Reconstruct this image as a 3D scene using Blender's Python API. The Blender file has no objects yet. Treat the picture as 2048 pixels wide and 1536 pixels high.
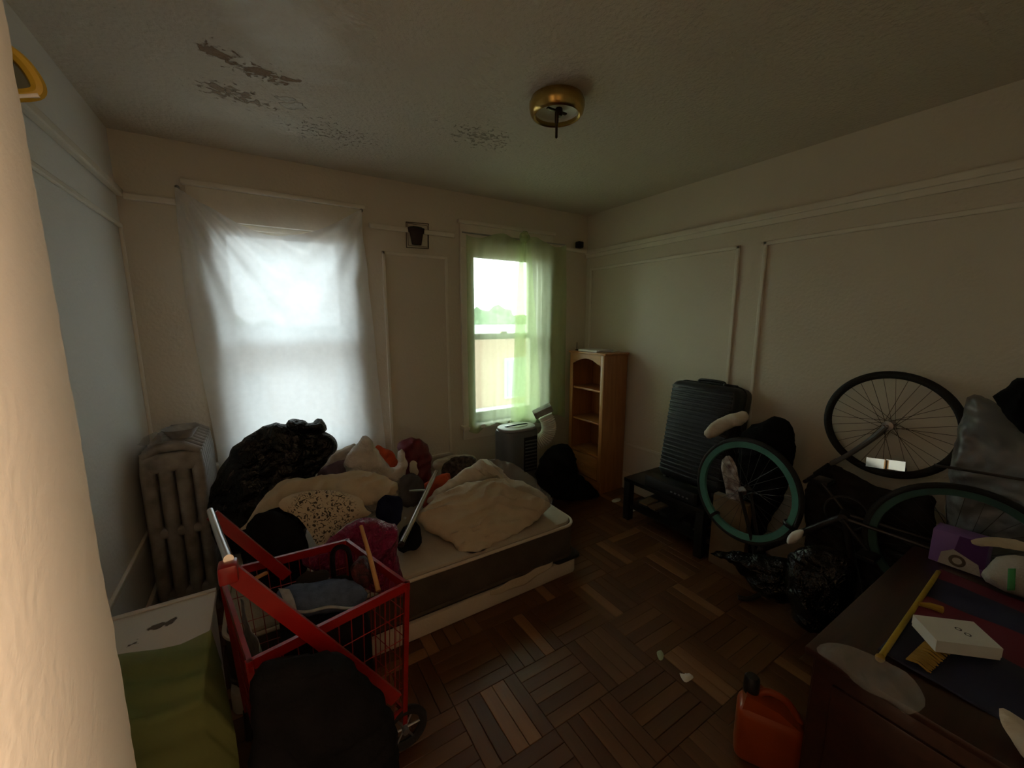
import bpy, bmesh, math, random
import numpy as np
from mathutils import Vector, Matrix, noise, geometry

random.seed(7)
D = bpy.data
SC = bpy.context.scene
COL = SC.collection

# ------------------------------------------------------------------ camera
FPX = 800.0                     # focal length in pixels of the 2048 x 1536 frame
PITCH = math.radians(9.09)      # looking slightly down
YAW = math.radians(32.14)       # turned right of the room's depth axis
CAM = Vector((0.0, 0.0, 1.55))
FWD = Vector((math.sin(YAW) * math.cos(PITCH), math.cos(YAW) * math.cos(PITCH), -math.sin(PITCH)))
RGT = Vector((math.cos(YAW), -math.sin(YAW), 0.0))
UPV = RGT.cross(FWD)
cam_d = D.cameras.new('camera')
cam_d.sensor_width = 36.0
cam_d.lens = FPX / 2048 * 36.0
cam_d.clip_start = 0.02
cam_d.clip_end = 300
cam_o = D.objects.new('camera', cam_d)
COL.objects.link(cam_o)
cam_o.matrix_world = Matrix(((RGT.x, UPV.x, -FWD.x, CAM.x), (RGT.y, UPV.y, -FWD.y, CAM.y),
                             (RGT.z, UPV.z, -FWD.z, CAM.z), (0, 0, 0, 1)))
SC.camera = cam_o

# ------------------------------------------------------------------ sky, exposure
world = D.worlds.new('overcast_sky')
SC.world = world
world.use_nodes = True
bgn = world.node_tree.nodes['Background']
bgn.inputs[0].default_value = (0.86, 0.95, 1.0, 1)
bgn.inputs[1].default_value = 8.0
HALL_LAMP = 1000.0                # emission of the warm hall lamp behind the camera
SC.view_settings.view_transform = 'Standard'
SC.view_settings.look = 'None'
SC.view_settings.gamma = 1.0
SC.view_settings.use_curve_mapping = False
SC.view_settings.exposure = 0.0
SC.cycles.max_bounces = 12
SC.cycles.diffuse_bounces = 6
SC.cycles.transmission_bounces = 8
SC.cycles.transparent_max_bounces = 24
SC.cycles.sample_clamp_indirect = 4.0
SC.cycles.caustics_reflective = False
SC.cycles.caustics_refractive = False

# room measures (metres): camera stands at the origin, depth is +Y
LX, RX, BY, CZ = -0.585, 2.785, 3.05, 2.54

# ------------------------------------------------------------------ pixel -> place
def ray(px, py):
    return FWD + RGT * ((px - 1024) / FPX) + UPV * ((768 - py) / FPX)
def AX(px, py, X):
    d = ray(px, py); return CAM + d * ((X - CAM.x) / d.x)
def AY(px, py, Y):
    d = ray(px, py); return CAM + d * ((Y - CAM.y) / d.y)
def AZ(px, py, Z):
    d = ray(px, py); return CAM + d * ((Z - CAM.z) / d.z)
def AP(px, py, P0, N):
    d = ray(px, py); return CAM + d * ((P0 - CAM).dot(N) / d.dot(N))

# ------------------------------------------------------------------ materials
def mat(name, col, rough=0.7, metal=0.0, var=0.12, scale=9.0, bump=0.0, bscale=60.0, spec=0.4,
        detail=4.0, col2=None, coat=0.0, sheen=0.0):
    m = D.materials.new(name); m.use_nodes = True
    nt = m.node_tree; N, L = nt.nodes, nt.links
    b = N['Principled BSDF']
    b.inputs['Roughness'].default_value = rough
    b.inputs['Metallic'].default_value = metal
    b.inputs['Specular IOR Level'].default_value = spec
    if coat: b.inputs['Coat Weight'].default_value = coat
    if sheen: b.inputs['Sheen Weight'].default_value = sheen
    tc = N.new('ShaderNodeTexCoord')
    no = N.new('ShaderNodeTexNoise'); no.inputs['Scale'].default_value = scale
    no.inputs['Detail'].default_value = detail
    L.new(tc.outputs['Object'], no.inputs['Vector'])
    rp = N.new('ShaderNodeValToRGB')
    c2 = col2 or tuple(max(0, c * (1 - var * 2)) for c in col)
    rp.color_ramp.elements[0].position = 0.3; rp.color_ramp.elements[1].position = 0.7
    rp.color_ramp.elements[0].color = (*c2, 1); rp.color_ramp.elements[1].color = (*col, 1)
    L.new(no.outputs['Fac'], rp.inputs['Fac']); L.new(rp.outputs['Color'], b.inputs['Base Color'])
    if bump:
        n2 = N.new('ShaderNodeTexNoise'); n2.inputs['Scale'].default_value = bscale
        n2.inputs['Detail'].default_value = 6
        L.new(tc.outputs['Object'], n2.inputs['Vector'])
        bp = N.new('ShaderNodeBump'); bp.inputs['Strength'].default_value = bump
        bp.inputs['Distance'].default_value = 0.01
        L.new(n2.outputs['Fac'], bp.inputs['Height']); L.new(bp.outputs['Normal'], b.inputs['Normal'])
    return m

def wood(name, c1, c2, rough=0.45, axis='Z', scale=6.0, coat=0.0):
    m = D.materials.new(name); m.use_nodes = True
    nt = m.node_tree; N, L = nt.nodes, nt.links
    b = N['Principled BSDF']; b.inputs['Roughness'].default_value = rough
    if coat: b.inputs['Coat Weight'].default_value = coat
    tc = N.new('ShaderNodeTexCoord'); mp = N.new('ShaderNodeMapping')
    s = [scale * 6] * 3; s['XYZ'.index(axis)] = scale * 0.5
    mp.inputs['Scale'].default_value = s
    L.new(tc.outputs['Object'], mp.inputs['Vector'])
    no = N.new('ShaderNodeTexNoise'); no.inputs['Scale'].default_value = 1.0
    no.inputs['Detail'].default_value = 5; no.inputs['Distortion'].default_value = 0.6
    L.new(mp.outputs['Vector'], no.inputs['Vector'])
    rp = N.new('ShaderNodeValToRGB')
    rp.color_ramp.elements[0].position = 0.3; rp.color_ramp.elements[1].position = 0.72
    rp.color_ramp.elements[0].color = (*c2, 1); rp.color_ramp.elements[1].color = (*c1, 1)
    L.new(no.outputs['Fac'], rp.inputs['Fac']); L.new(rp.outputs['Color'], b.inputs['Base Color'])
    bp = N.new('ShaderNodeBump'); bp.inputs['Strength'].default_value = 0.15
    bp.inputs['Distance'].default_value = 0.004
    L.new(no.outputs['Fac'], bp.inputs['Height']); L.new(bp.outputs['Normal'], b.inputs['Normal'])
    return m

def sheer(name, col, clear=0.3, trans=0.5, fold=0.25):
    """thin cloth or film: part see-through, part glowing with the light behind it, part plain cloth"""
    m = D.materials.new(name); m.use_nodes = True
    nt = m.node_tree; N, L = nt.nodes, nt.links
    N.remove(N['Principled BSDF']); out = N['Material Output']
    tp = N.new('ShaderNodeBsdfTransparent'); tp.inputs[0].default_value = (*[min(1, c * 0.4 + 0.6) for c in col], 1)
    tl = N.new('ShaderNodeBsdfTranslucent'); df = N.new('ShaderNodeBsdfDiffuse')
    tc = N.new('ShaderNodeTexCoord'); no = N.new('ShaderNodeTexNoise'); no.inputs['Scale'].default_value = 30
    L.new(tc.outputs['Object'], no.inputs['Vector'])
    rp = N.new('ShaderNodeValToRGB')
    rp.color_ramp.elements[0].color = (*[c * 0.9 for c in col], 1); rp.color_ramp.elements[1].color = (*col, 1)
    L.new(no.outputs['Fac'], rp.inputs['Fac'])
    L.new(rp.outputs['Color'], tl.inputs[0]); L.new(rp.outputs['Color'], df.inputs[0])
    m1 = N.new('ShaderNodeMixShader'); m1.inputs[0].default_value = trans / max(1e-4, 1 - clear)
    L.new(df.outputs[0], m1.inputs[1]); L.new(tl.outputs[0], m1.inputs[2])
    m2 = N.new('ShaderNodeMixShader'); m2.inputs[0].default_value = clear
    L.new(m1.outputs[0], m2.inputs[1]); L.new(tp.outputs[0], m2.inputs[2])
    L.new(m2.outputs[0], out.inputs['Surface'])
    return m

def film(name, col, clear=0.55, rough=0.18):
    """clear crinkled polythene: see-through with a glossy skin"""
    m = D.materials.new(name); m.use_nodes = True
    nt = m.node_tree; N, L = nt.nodes, nt.links
    b = N['Principled BSDF']; out = N['Material Output']
    b.inputs['Roughness'].default_value = rough; b.inputs['Specular IOR Level'].default_value = 0.8
    tc = N.new('ShaderNodeTexCoord'); no = N.new('ShaderNodeTexNoise'); no.inputs['Scale'].default_value = 24
    no.inputs['Detail'].default_value = 6
    L.new(tc.outputs['Object'], no.inputs['Vector'])
    rp = N.new('ShaderNodeValToRGB')
    rp.color_ramp.elements[0].color = (*[c * 0.8 for c in col], 1); rp.color_ramp.elements[1].color = (*col, 1)
    L.new(no.outputs['Fac'], rp.inputs['Fac']); L.new(rp.outputs['Color'], b.inputs['Base Color'])
    bp = N.new('ShaderNodeBump'); bp.inputs['Strength'].default_value = 0.7; bp.inputs['Distance'].default_value = 0.01
    L.new(no.outputs['Fac'], bp.inputs['Height']); L.new(bp.outputs['Normal'], b.inputs['Normal'])
    tp = N.new('ShaderNodeBsdfTransparent'); mx = N.new('ShaderNodeMixShader'); mx.inputs[0].default_value = clear
    L.new(b.outputs[0], mx.inputs[1]); L.new(tp.outputs[0], mx.inputs[2]); L.new(mx.outputs[0], out.inputs['Surface'])
    return m

def poly(name, col, rough=0.24, spec=0.5, strength=0.9, sc=9.0):
    """bin-bag film: sharp branching creases over a glossy skin"""
    m = mat(name, col, rough, 0.0, 0.15, spec=spec)
    nt = m.node_tree; N, L = nt.nodes, nt.links; b = N['Principled BSDF']
    tc = N.new('ShaderNodeTexCoord'); last = None; acc = None
    for k, (s_, w) in enumerate(((sc, 1.0), (sc * 2.6, .5), (sc * 6, .22))):
        n = N.new('ShaderNodeTexNoise'); n.inputs['Scale'].default_value = s_; n.inputs['Detail'].default_value = 2
        n.inputs['Distortion'].default_value = 1.2; L.new(tc.outputs['Object'], n.inputs['Vector'])
        a = N.new('ShaderNodeMath'); a.operation = 'SUBTRACT'; L.new(n.outputs['Fac'], a.inputs[0]); a.inputs[1].default_value = .5
        c = N.new('ShaderNodeMath'); c.operation = 'ABSOLUTE'; L.new(a.outputs[0], c.inputs[0])
        d = N.new('ShaderNodeMath'); d.operation = 'MULTIPLY_ADD'; L.new(c.outputs[0], d.inputs[0]); d.inputs[1].default_value = -w * 4
        if acc: L.new(acc, d.inputs[2])
        else: d.inputs[2].default_value = 1.0
        acc = d.outputs[0]
    bp = N.new('ShaderNodeBump'); bp.inputs['Strength'].default_value = strength; bp.inputs['Distance'].default_value = 0.015
    L.new(acc, bp.inputs['Height']); L.new(bp.outputs['Normal'], b.inputs['Normal'])
    return m

def glass_mat():
    m = D.materials.new('window_glass'); m.use_nodes = True
    nt = m.node_tree; N, L = nt.nodes, nt.links
    N.remove(N['Principled BSDF']); out = N['Material Output']
    tp = N.new('ShaderNodeBsdfTransparent'); tp.inputs[0].default_value = (0.95, 0.98, 0.97, 1)
    gl = N.new('ShaderNodeBsdfGlossy'); gl.inputs['Roughness'].default_value = 0.02
    fr = N.new('ShaderNodeFresnel'); fr.inputs[0].default_value = 1.3
    mx = N.new('ShaderNodeMixShader'); L.new(fr.outputs[0], mx.inputs[0])
    L.new(tp.outputs[0], mx.inputs[1]); L.new(gl.outputs[0], mx.inputs[2]); L.new(mx.outputs[0], out.inputs['Surface'])
    return m

def emit(name, col, s):
    m = D.materials.new(name); m.use_nodes = True
    nt = m.node_tree; b = nt.nodes['Principled BSDF']
    b.inputs['Base Color'].default_value = (*col, 1)
    b.inputs['Emission Color'].default_value = (*col, 1); b.inputs['Emission Strength'].default_value = s
    return m

def plaster(name, col, patch, stains=()):
    """old painted plaster: mottling, roller grain, lifted paint and stains of their own shape"""
    m = D.materials.new(name); m.use_nodes = True
    nt = m.node_tree; N, L = nt.nodes, nt.links
    b = N['Principled BSDF']; b.inputs['Roughness'].default_value = 0.62; b.inputs['Specular IOR Level'].default_value = 0.3
    tc = N.new('ShaderNodeTexCoord')
    def nz(scale, det=5, dist=0.0):
        n = N.new('ShaderNodeTexNoise'); n.inputs['Scale'].default_value = scale
        n.inputs['Detail'].default_value = det; n.inputs['Distortion'].default_value = dist
        L.new(tc.outputs['Object'], n.inputs['Vector']); return n
    def mix(fac, a, c):
        x = N.new('ShaderNodeMix'); x.data_type = 'RGBA'
        L.new(fac, x.inputs[0])
        if isinstance(a, tuple): x.inputs[6].default_value = (*a, 1)
        else: L.new(a, x.inputs[6])
        x.inputs[7].default_value = (*c, 1); return x.outputs[2]
    base = nz(1.7, 6)
    c = mix(base.outputs['Fac'], tuple(v * 0.92 for v in col), tuple(min(1, v * 1.06) for v in col))
    hsum = None
    for st_ in stains:
        pos, rad, colr, sc, lo = st_[:5]; soft_ = st_[5] if len(st_) > 5 else .07
        sub = N.new('ShaderNodeVectorMath'); sub.operation = 'SUBTRACT'
        L.new(tc.outputs['Object'], sub.inputs[0]); sub.inputs[1].default_value = pos
        scl = N.new('ShaderNodeVectorMath'); scl.operation = 'DIVIDE'
        L.new(sub.outputs[0], scl.inputs[0]); scl.inputs[1].default_value = rad
        ln = N.new('ShaderNodeVectorMath'); ln.operation = 'LENGTH'; L.new(scl.outputs[0], ln.inputs[0])
        n2 = nz(sc, 8, 0.8)
        ad = N.new('ShaderNodeMath'); ad.operation = 'MULTIPLY_ADD'
        L.new(ln.outputs['Value'], ad.inputs[0]); ad.inputs[1].default_value = -0.42
        L.new(n2.outputs['Fac'], ad.inputs[2])
        mr = N.new('ShaderNodeMapRange'); mr.inputs[1].default_value = lo; mr.inputs[2].default_value = lo + soft_
        L.new(ad.outputs[0], mr.inputs[0])
        c = mix(mr.outputs[0], c, colr)
        if soft_ > .1: continue
        if hsum is None: hsum = mr.outputs[0]
        else:
            a2 = N.new('ShaderNodeMath'); L.new(hsum, a2.inputs[0]); L.new(mr.outputs[0], a2.inputs[1]); hsum = a2.outputs[0]
    L.new(c, b.inputs['Base Color'])
    fine = nz(55, 6); 
    bp = N.new('ShaderNodeBump'); bp.inputs['Strength'].default_value = patch; bp.inputs['Distance'].default_value = 0.012
    L.new(fine.outputs['Fac'], bp.inputs['Height'])
    last = bp
    if hsum is not None:
        b2 = N.new('ShaderNodeBump'); b2.inputs['Strength'].default_value = 0.9; b2.inputs['Distance'].default_value = 0.012
        L.new(hsum, b2.inputs['Height']); L.new(bp.outputs['Normal'], b2.inputs['Normal']); last = b2
    L.new(last.outputs['Normal'], b.inputs['Normal'])
    return m

MW = plaster('wall_paint', (0.68, 0.62, 0.515), 0.25)
MHALL = plaster('hall_paint_darkened', (0.30, 0.26, 0.21), 0.25)  # unseen hall surfaces, darkened to soak up the lamp light
MWL = plaster('wall_paint_window_lit', (0.82, 0.81, 0.77), 0.25)  # left wall: wall paint lightened to carry the window light in its colour
MTRIM = mat('trim_paint', (0.78, 0.73, 0.63), 0.45, var=0.04, bump=0.15, bscale=40)
MJAMB = plaster('entry_paint', (0.84, 0.76, 0.66), 0.2)
MCEIL = plaster('ceiling_paint', (0.62, 0.555, 0.455), 0.75, (
    ((0.16, 1.72, 2.54), (0.24, 0.34, 0.5), (0.80, 0.79, 0.74), 3.5, 0.05, 0.34),
    ((-.05, 2.00, 2.54), (0.16, 0.10, 0.5), (0.23, 0.14, 0.075), 22.0, 0.33),
    ((0.10, 2.07, 2.54), (0.26, 0.13, 0.5), (0.25, 0.16, 0.09), 26.0, 0.36),
    ((-.02, 2.32, 2.54), (0.34, 0.20, 0.5), (0.33, 0.25, 0.17), 30.0, 0.41),
    ((0.20, 2.25, 2.54), (0.20, 0.12, 0.5), (0.60, 0.57, 0.50), 12.0, 0.34),
    ((1.12, 2.10, 2.54), (0.55, 0.35, 0.5), (0.34, 0.29, 0.22), 42.0, 0.46),
    ((0.45, 2.50, 2.54), (0.8, 0.5, 0.5), (0.36, 0.30, 0.23), 48.0, 0.50)))
M = dict(
    white=mat('white_paint', (0.72, 0.70, 0.66), 0.5, var=0.05),
    grub=mat('grubby_white_board', (0.60, 0.56, 0.50), 0.6, var=0.10, scale=4, bump=0.1),
    black=mat('black_plastic', (0.012, 0.012, 0.013), 0.4, var=0.2),
    blackmatte=mat('black_cloth', (0.010, 0.010, 0.012), 0.95, var=0.3, bump=0.3, bscale=120, spec=0.1),
    bag=poly('black_polythene', (0.003, 0.003, 0.0035), 0.27, 0.30, 0.55, 6.5),
    red=mat('red_enamel', (0.27, 0.008, 0.007), 0.28, var=0.1, spec=0.6),
    chrome=mat('chromed_steel', (0.72, 0.72, 0.70), 0.22, 1.0, var=0.05),
    steel=mat('dull_steel', (0.45, 0.45, 0.45), 0.35, 1.0, var=0.1),
    brass=mat('aged_brass', (0.62, 0.42, 0.13), 0.24, 1.0, var=0.15),
    enamel=mat('cream_enamel', (0.62, 0.62, 0.48), 0.35, var=0.05),
    bronze=mat('dark_bronze', (0.07, 0.045, 0.025), 0.4, 0.8, var=0.2),
    beige=mat('beige_cloth', (0.50, 0.415, 0.30), 0.9, var=0.06, bump=0.25, bscale=90, spec=0.1),
    cream=mat('cream_cloth', (0.56, 0.49, 0.39), 0.9, var=0.05, bump=0.25, bscale=90, spec=0.1),
    mside=mat('brown_mattress_border', (0.085, 0.065, 0.048), 0.85, var=0.15, bump=0.3, bscale=80, spec=0.15),
    mtop=mat('mattress_ticking', (0.44, 0.38, 0.30), 0.9, var=0.06, bump=0.3, bscale=50, spec=0.1),
    wbag=poly('white_carrier_polythene', (0.60, 0.54, 0.47), 0.5, 0.3, 0.5, 10),
    magenta=poly('magenta_polythene', (0.22, 0.010, 0.065), 0.28, 0.4, 0.8, 12),
    navy=mat('navy_cloth', (0.010, 0.013, 0.045), 0.9, var=0.3, bump=0.3, bscale=70, spec=0.1),
    denim=mat('blue_denim', (0.085, 0.115, 0.18), 0.9, var=0.2, scale=30, bump=0.4, bscale=150, spec=0.1),
    denimlight=mat('faded_denim_edge', (0.34, 0.34, 0.34), 0.9, var=0.15, scale=40, spec=0.1),
    crimson=mat('crimson_jacket_cloth', (0.16, 0.008, 0.018), 0.6, var=0.25, bump=0.3, bscale=20),
    orange=mat('orange_cloth', (0.55, 0.07, 0.012), 0.8, var=0.2, bump=0.3),
    grey=mat('grey_cloth', (0.09, 0.085, 0.09), 0.9, var=0.25, bump=0.3),
    purple=mat('dusty_purple_cloth', (0.20, 0.13, 0.15), 0.9, var=0.2, bump=0.3),
    pine=wood('honey_pine', (0.46, 0.20, 0.065), (0.33, 0.13, 0.04), 0.4, 'Z', 5, 0.2),
    pineh=wood('honey_pine_shelf', (0.46, 0.20, 0.065), (0.33, 0.13, 0.04), 0.4, 'Y', 5, 0.2),
    stick=wood('pale_wood', (0.50, 0.26, 0.09), (0.40, 0.20, 0.07), 0.6, 'Z', 6),
    mahog=wood('dark_mahogany', (0.040, 0.011, 0.007), (0.020, 0.006, 0.004), 0.35, 'X', 5, 0.3),
    acgrey=mat('grey_plastic_shell', (0.13, 0.135, 0.14), 0.4, var=0.06),
    aclight=mat('pale_grey_plastic', (0.36, 0.37, 0.37), 0.35, var=0.05),
    hose=mat('ribbed_white_hose', (0.82, 0.80, 0.72), 0.5, var=0.05),
    iron=mat('cast_iron_paint', (0.34, 0.31, 0.28), 0.55, var=0.25, scale=14, bump=0.3, bscale=30),
    paper=mat('white_paper', (0.72, 0.70, 0.66), 0.8, var=0.05),
    card=mat('brown_cardboard', (0.20, 0.13, 0.075), 0.8, var=0.12),
    teal=mat('teal_rim_paint', (0.065, 0.205, 0.165), 0.45, var=0.1),
    rubber=mat('tyre_rubber', (0.016, 0.015, 0.015), 0.8, var=0.2, bump=0.3, bscale=90),
    alu=mat('aluminium_rim', (0.62, 0.60, 0.57), 0.3, 1.0, var=0.1),
    frame=mat('dark_frame_paint', (0.025, 0.022, 0.022), 0.35, var=0.2),
    greyfr=mat('grey_fork_paint', (0.16, 0.155, 0.15), 0.4, var=0.15),
    suit=mat('black_hard_shell', (0.022, 0.024, 0.030), 0.45, var=0.2),
    lilac=mat('lilac_card', (0.20, 0.10, 0.30), 0.6, var=0.08),
    violet=mat('deep_violet_card', (0.085, 0.02, 0.13), 0.6, var=0.1),
    gold=mat('gold_thread', (0.46, 0.28, 0.035), 0.6, var=0.2),
    yellow=mat('yellow_painted_wood', (0.50, 0.33, 0.03), 0.5, var=0.2),
    jug=mat('orange_plastic', (0.34, 0.055, 0.010), 0.4, var=0.12),
    greenp=mat('green_print', (0.05, 0.30, 0.09), 0.6, var=0.1),
    plush=mat('white_fleece', (0.46, 0.41, 0.36), 0.95, var=0.08, bump=0.6, bscale=140, spec=0.05),
    clear=film('clear_polythene', (0.42, 0.42, 0.40), 0.78),
    cloudy=film('cloudy_polythene', (0.20, 0.205, 0.22), 0.35, 0.3),
    glass=glass_mat(),
    curtain=sheer('white_sheer_cloth', (0.96, 0.975, 0.98), 0.025, 0.42),
    gcurtain=sheer('green_sheer_cloth', (0.78, 0.90, 0.58), 0.52, 0.32),
    gthrow=sheer('green_thin_throw', (0.24, 0.28, 0.105), 0.22, 0.25),
    gsub=mat('subfloor_board', (0.035, 0.018, 0.010), 0.8, var=0.2),
    gapshade=mat('gap_shade', (0.01, 0.008, 0.007), 0.9, var=0.2),  # near-black colour standing in for shade in the bed gap
)

# ------------------------------------------------------------------ geometry builder
class G:
    def __init__(s): s.v = []; s.f = []
    def add(s, vs, fs):
        o = len(s.v); s.v += [Vector(p) for p in vs]; s.f += [tuple(i + o for i in q) for q in fs]; return s
    def xf(s, m): s.v = [m @ p for p in s.v]; return s
    def merge(s, g): return s.add(g.v, g.f)
    def box(s, x0, x1, y0, y1, z0, z1):
        v = [(x, y, z) for z in (z0, z1) for y in (y0, y1) for x in (x0, x1)]
        return s.add(v, [(0, 2, 3, 1), (4, 5, 7, 6), (0, 1, 5, 4), (2, 6, 7, 3), (0, 4, 6, 2), (1, 3, 7, 5)])
    def rbox(s, x0, x1, y0, y1, z0, z1, r=0.01, seg=2):
        bm = bmesh.new(); bmesh.ops.create_cube(bm, size=1.0)
        for v in bm.verts:
            v.co = Vector(((x0 + x1) / 2 + v.co.x * (x1 - x0), (y0 + y1) / 2 + v.co.y * (y1 - y0), (z0 + z1) / 2 + v.co.z * (z1 - z0)))
        r = min(r, 0.49 * min(x1 - x0, y1 - y0, z1 - z0))
        bmesh.ops.bevel(bm, geom=bm.edges[:], offset=r, segments=seg, affect='EDGES', profile=0.5)
        bm.verts.index_update()
        s.add([v.co.copy() for v in bm.verts], [[v.index for v in f.verts] for f in bm.faces]); bm.free(); return s
    def tube(s, path, r, n=8, caps=True, closed=False):
        P = [Vector(p) for p in path]; k = len(P); rr = r if isinstance(r, (list, tuple)) else [r] * k
        prev = None; rings = []
        for i in range(k):
            if closed: t = P[(i + 1) % k] - P[i - 1]
            else: t = P[min(i + 1, k - 1)] - P[max(i - 1, 0)]
            t.normalize()
            if prev is None:
                a = t.cross(Vector((0, 0, 1)))
                if a.length < 0.05: a = t.cross(Vector((1, 0, 0)))
            else: a = prev - t * prev.dot(t)
            a.normalize(); prev = a; b = t.cross(a)
            rings.append([P[i] + (a * math.cos(q) + b * math.sin(q)) * rr[i] for q in [2 * math.pi * j / n for j in range(n)]])
        vs = [p for R_ in rings for p in R_]; fs = []
        m = k if closed else k - 1
        for i in range(m):
            i2 = (i + 1) % k
            for j in range(n):
                j2 = (j + 1) % n; fs.append((i * n + j, i * n + j2, i2 * n + j2, i2 * n + j))
        if caps and not closed:
            fs.append(tuple(reversed(range(n)))); fs.append(tuple(range((k - 1) * n, k * n)))
        return s.add(vs, fs)
    def bar(s, a, b, w, h, up=(0, 0, 1)):
        a, b = Vector(a), Vector(b); t = (b - a).normalized(); u = Vector(up); u = (u - t * u.dot(t)).normalized(); c = t.cross(u)
        vs = []
        for p in (a, b):
            for i, j in ((-1, -1), (1, -1), (1, 1), (-1, 1)): vs.append(p + c * (i * w / 2) + u * (j * h / 2))
        return s.add(vs, [(0, 3, 2, 1), (4, 5, 6, 7), (0, 1, 5, 4), (1, 2, 6, 5), (2, 3, 7, 6), (3, 0, 4, 7)])
    def ring(s, c, n, R, r, k=48, m=8, squash=1.0):
        c, n = Vector(c), Vector(n).normalized(); a = n.cross(Vector((0, 0, 1)))
        if a.length < 0.05: a = n.cross(Vector((1, 0, 0)))
        a.normalize(); b = n.cross(a); vs, fs = [], []
        for i in range(k):
            q = 2 * math.pi * i / k; d = a * math.cos(q) + b * math.sin(q)
            for j in range(m):
                w = 2 * math.pi * j / m; vs.append(c + d * (R + r * math.cos(w)) + n * (r * squash * math.sin(w)))
        for i in range(k):
            for j in range(m):
                fs.append((i * m + j, i * m + (j + 1) % m, ((i + 1) % k) * m + (j + 1) % m, ((i + 1) % k) * m + j))
        return s.add(vs, fs)
    def lathe(s, prof, c=(0, 0, 0), k=32):
        c = Vector(c); vs, fs = [], []; m = len(prof)
        for i in range(k):
            q = 2 * math.pi * i / k
            for r, z in prof: vs.append(c + Vector((r * math.cos(q), r * math.sin(q), z)))
        for i in range(k):
            for j in range(m - 1):
                fs.append((i * m + j, ((i + 1) % k) * m + j, ((i + 1) % k) * m + j + 1, i * m + j + 1))
        return s.add(vs, fs)
    def grid(s, fn, nu, nv):
        vs = [fn(i / nu, j / nv) for j in range(nv + 1) for i in range(nu + 1)]
        fs = [(j * (nu + 1) + i, j * (nu + 1) + i + 1, (j + 1) * (nu + 1) + i + 1, (j + 1) * (nu + 1) + i) for j in range(nv) for i in range(nu)]
        return s.add(vs, fs)
    def prism(s, pts, axis, lo, hi):
        """outline of 2-D points extruded along an axis"""
        def mk(p, t):
            return {'X': (t, p[0], p[1]), 'Y': (p[0], t, p[1]), 'Z': (p[0], p[1], t)}[axis]
        n = len(pts); vs = [mk(p, lo) for p in pts] + [mk(p, hi) for p in pts]
        return s.add(vs, [tuple(reversed(range(n))), tuple(range(n, 2 * n))] + [(i, (i + 1) % n, n + (i + 1) % n, n + i) for i in range(n)])
    def blob(s, c, rad, amp=0.08, freq=3.0, seed=0, sub=4, floor=None, ridge=0.0):
        bm = bmesh.new(); bmesh.ops.create_icosphere(bm, subdivisions=sub, radius=1.0); bm.verts.index_update()
        c = Vector(c); rad = Vector(rad); off = Vector((seed * 7.3, seed * 3.1, seed * 5.7)); vs = []
        for v in bm.verts:
            d = v.co.normalized(); k = 1 + amp * noise.fractal(d * freq + off, 1.0, 2.0, 4)
            if ridge: k += ridge * (abs(noise.noise(d * freq * 2.7 + off)) - 0.25)
            p = c + Vector((d.x * rad.x, d.y * rad.y, d.z * rad.z)) * k
            if floor is not None and p.z < floor: p.z = floor
            vs.append(p)
        s.add(vs, [[v.index for v in f.verts] for f in bm.faces]); bm.free(); return s

def chaikin(P, it=2):
    for _ in range(it):
        Q = []
        for i in range(len(P)):
            a, b = P[i], P[(i + 1) % len(P)]
            Q += [a * 0.75 + b * 0.25, a * 0.25 + b * 0.75]
        P = Q
    return P

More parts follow.
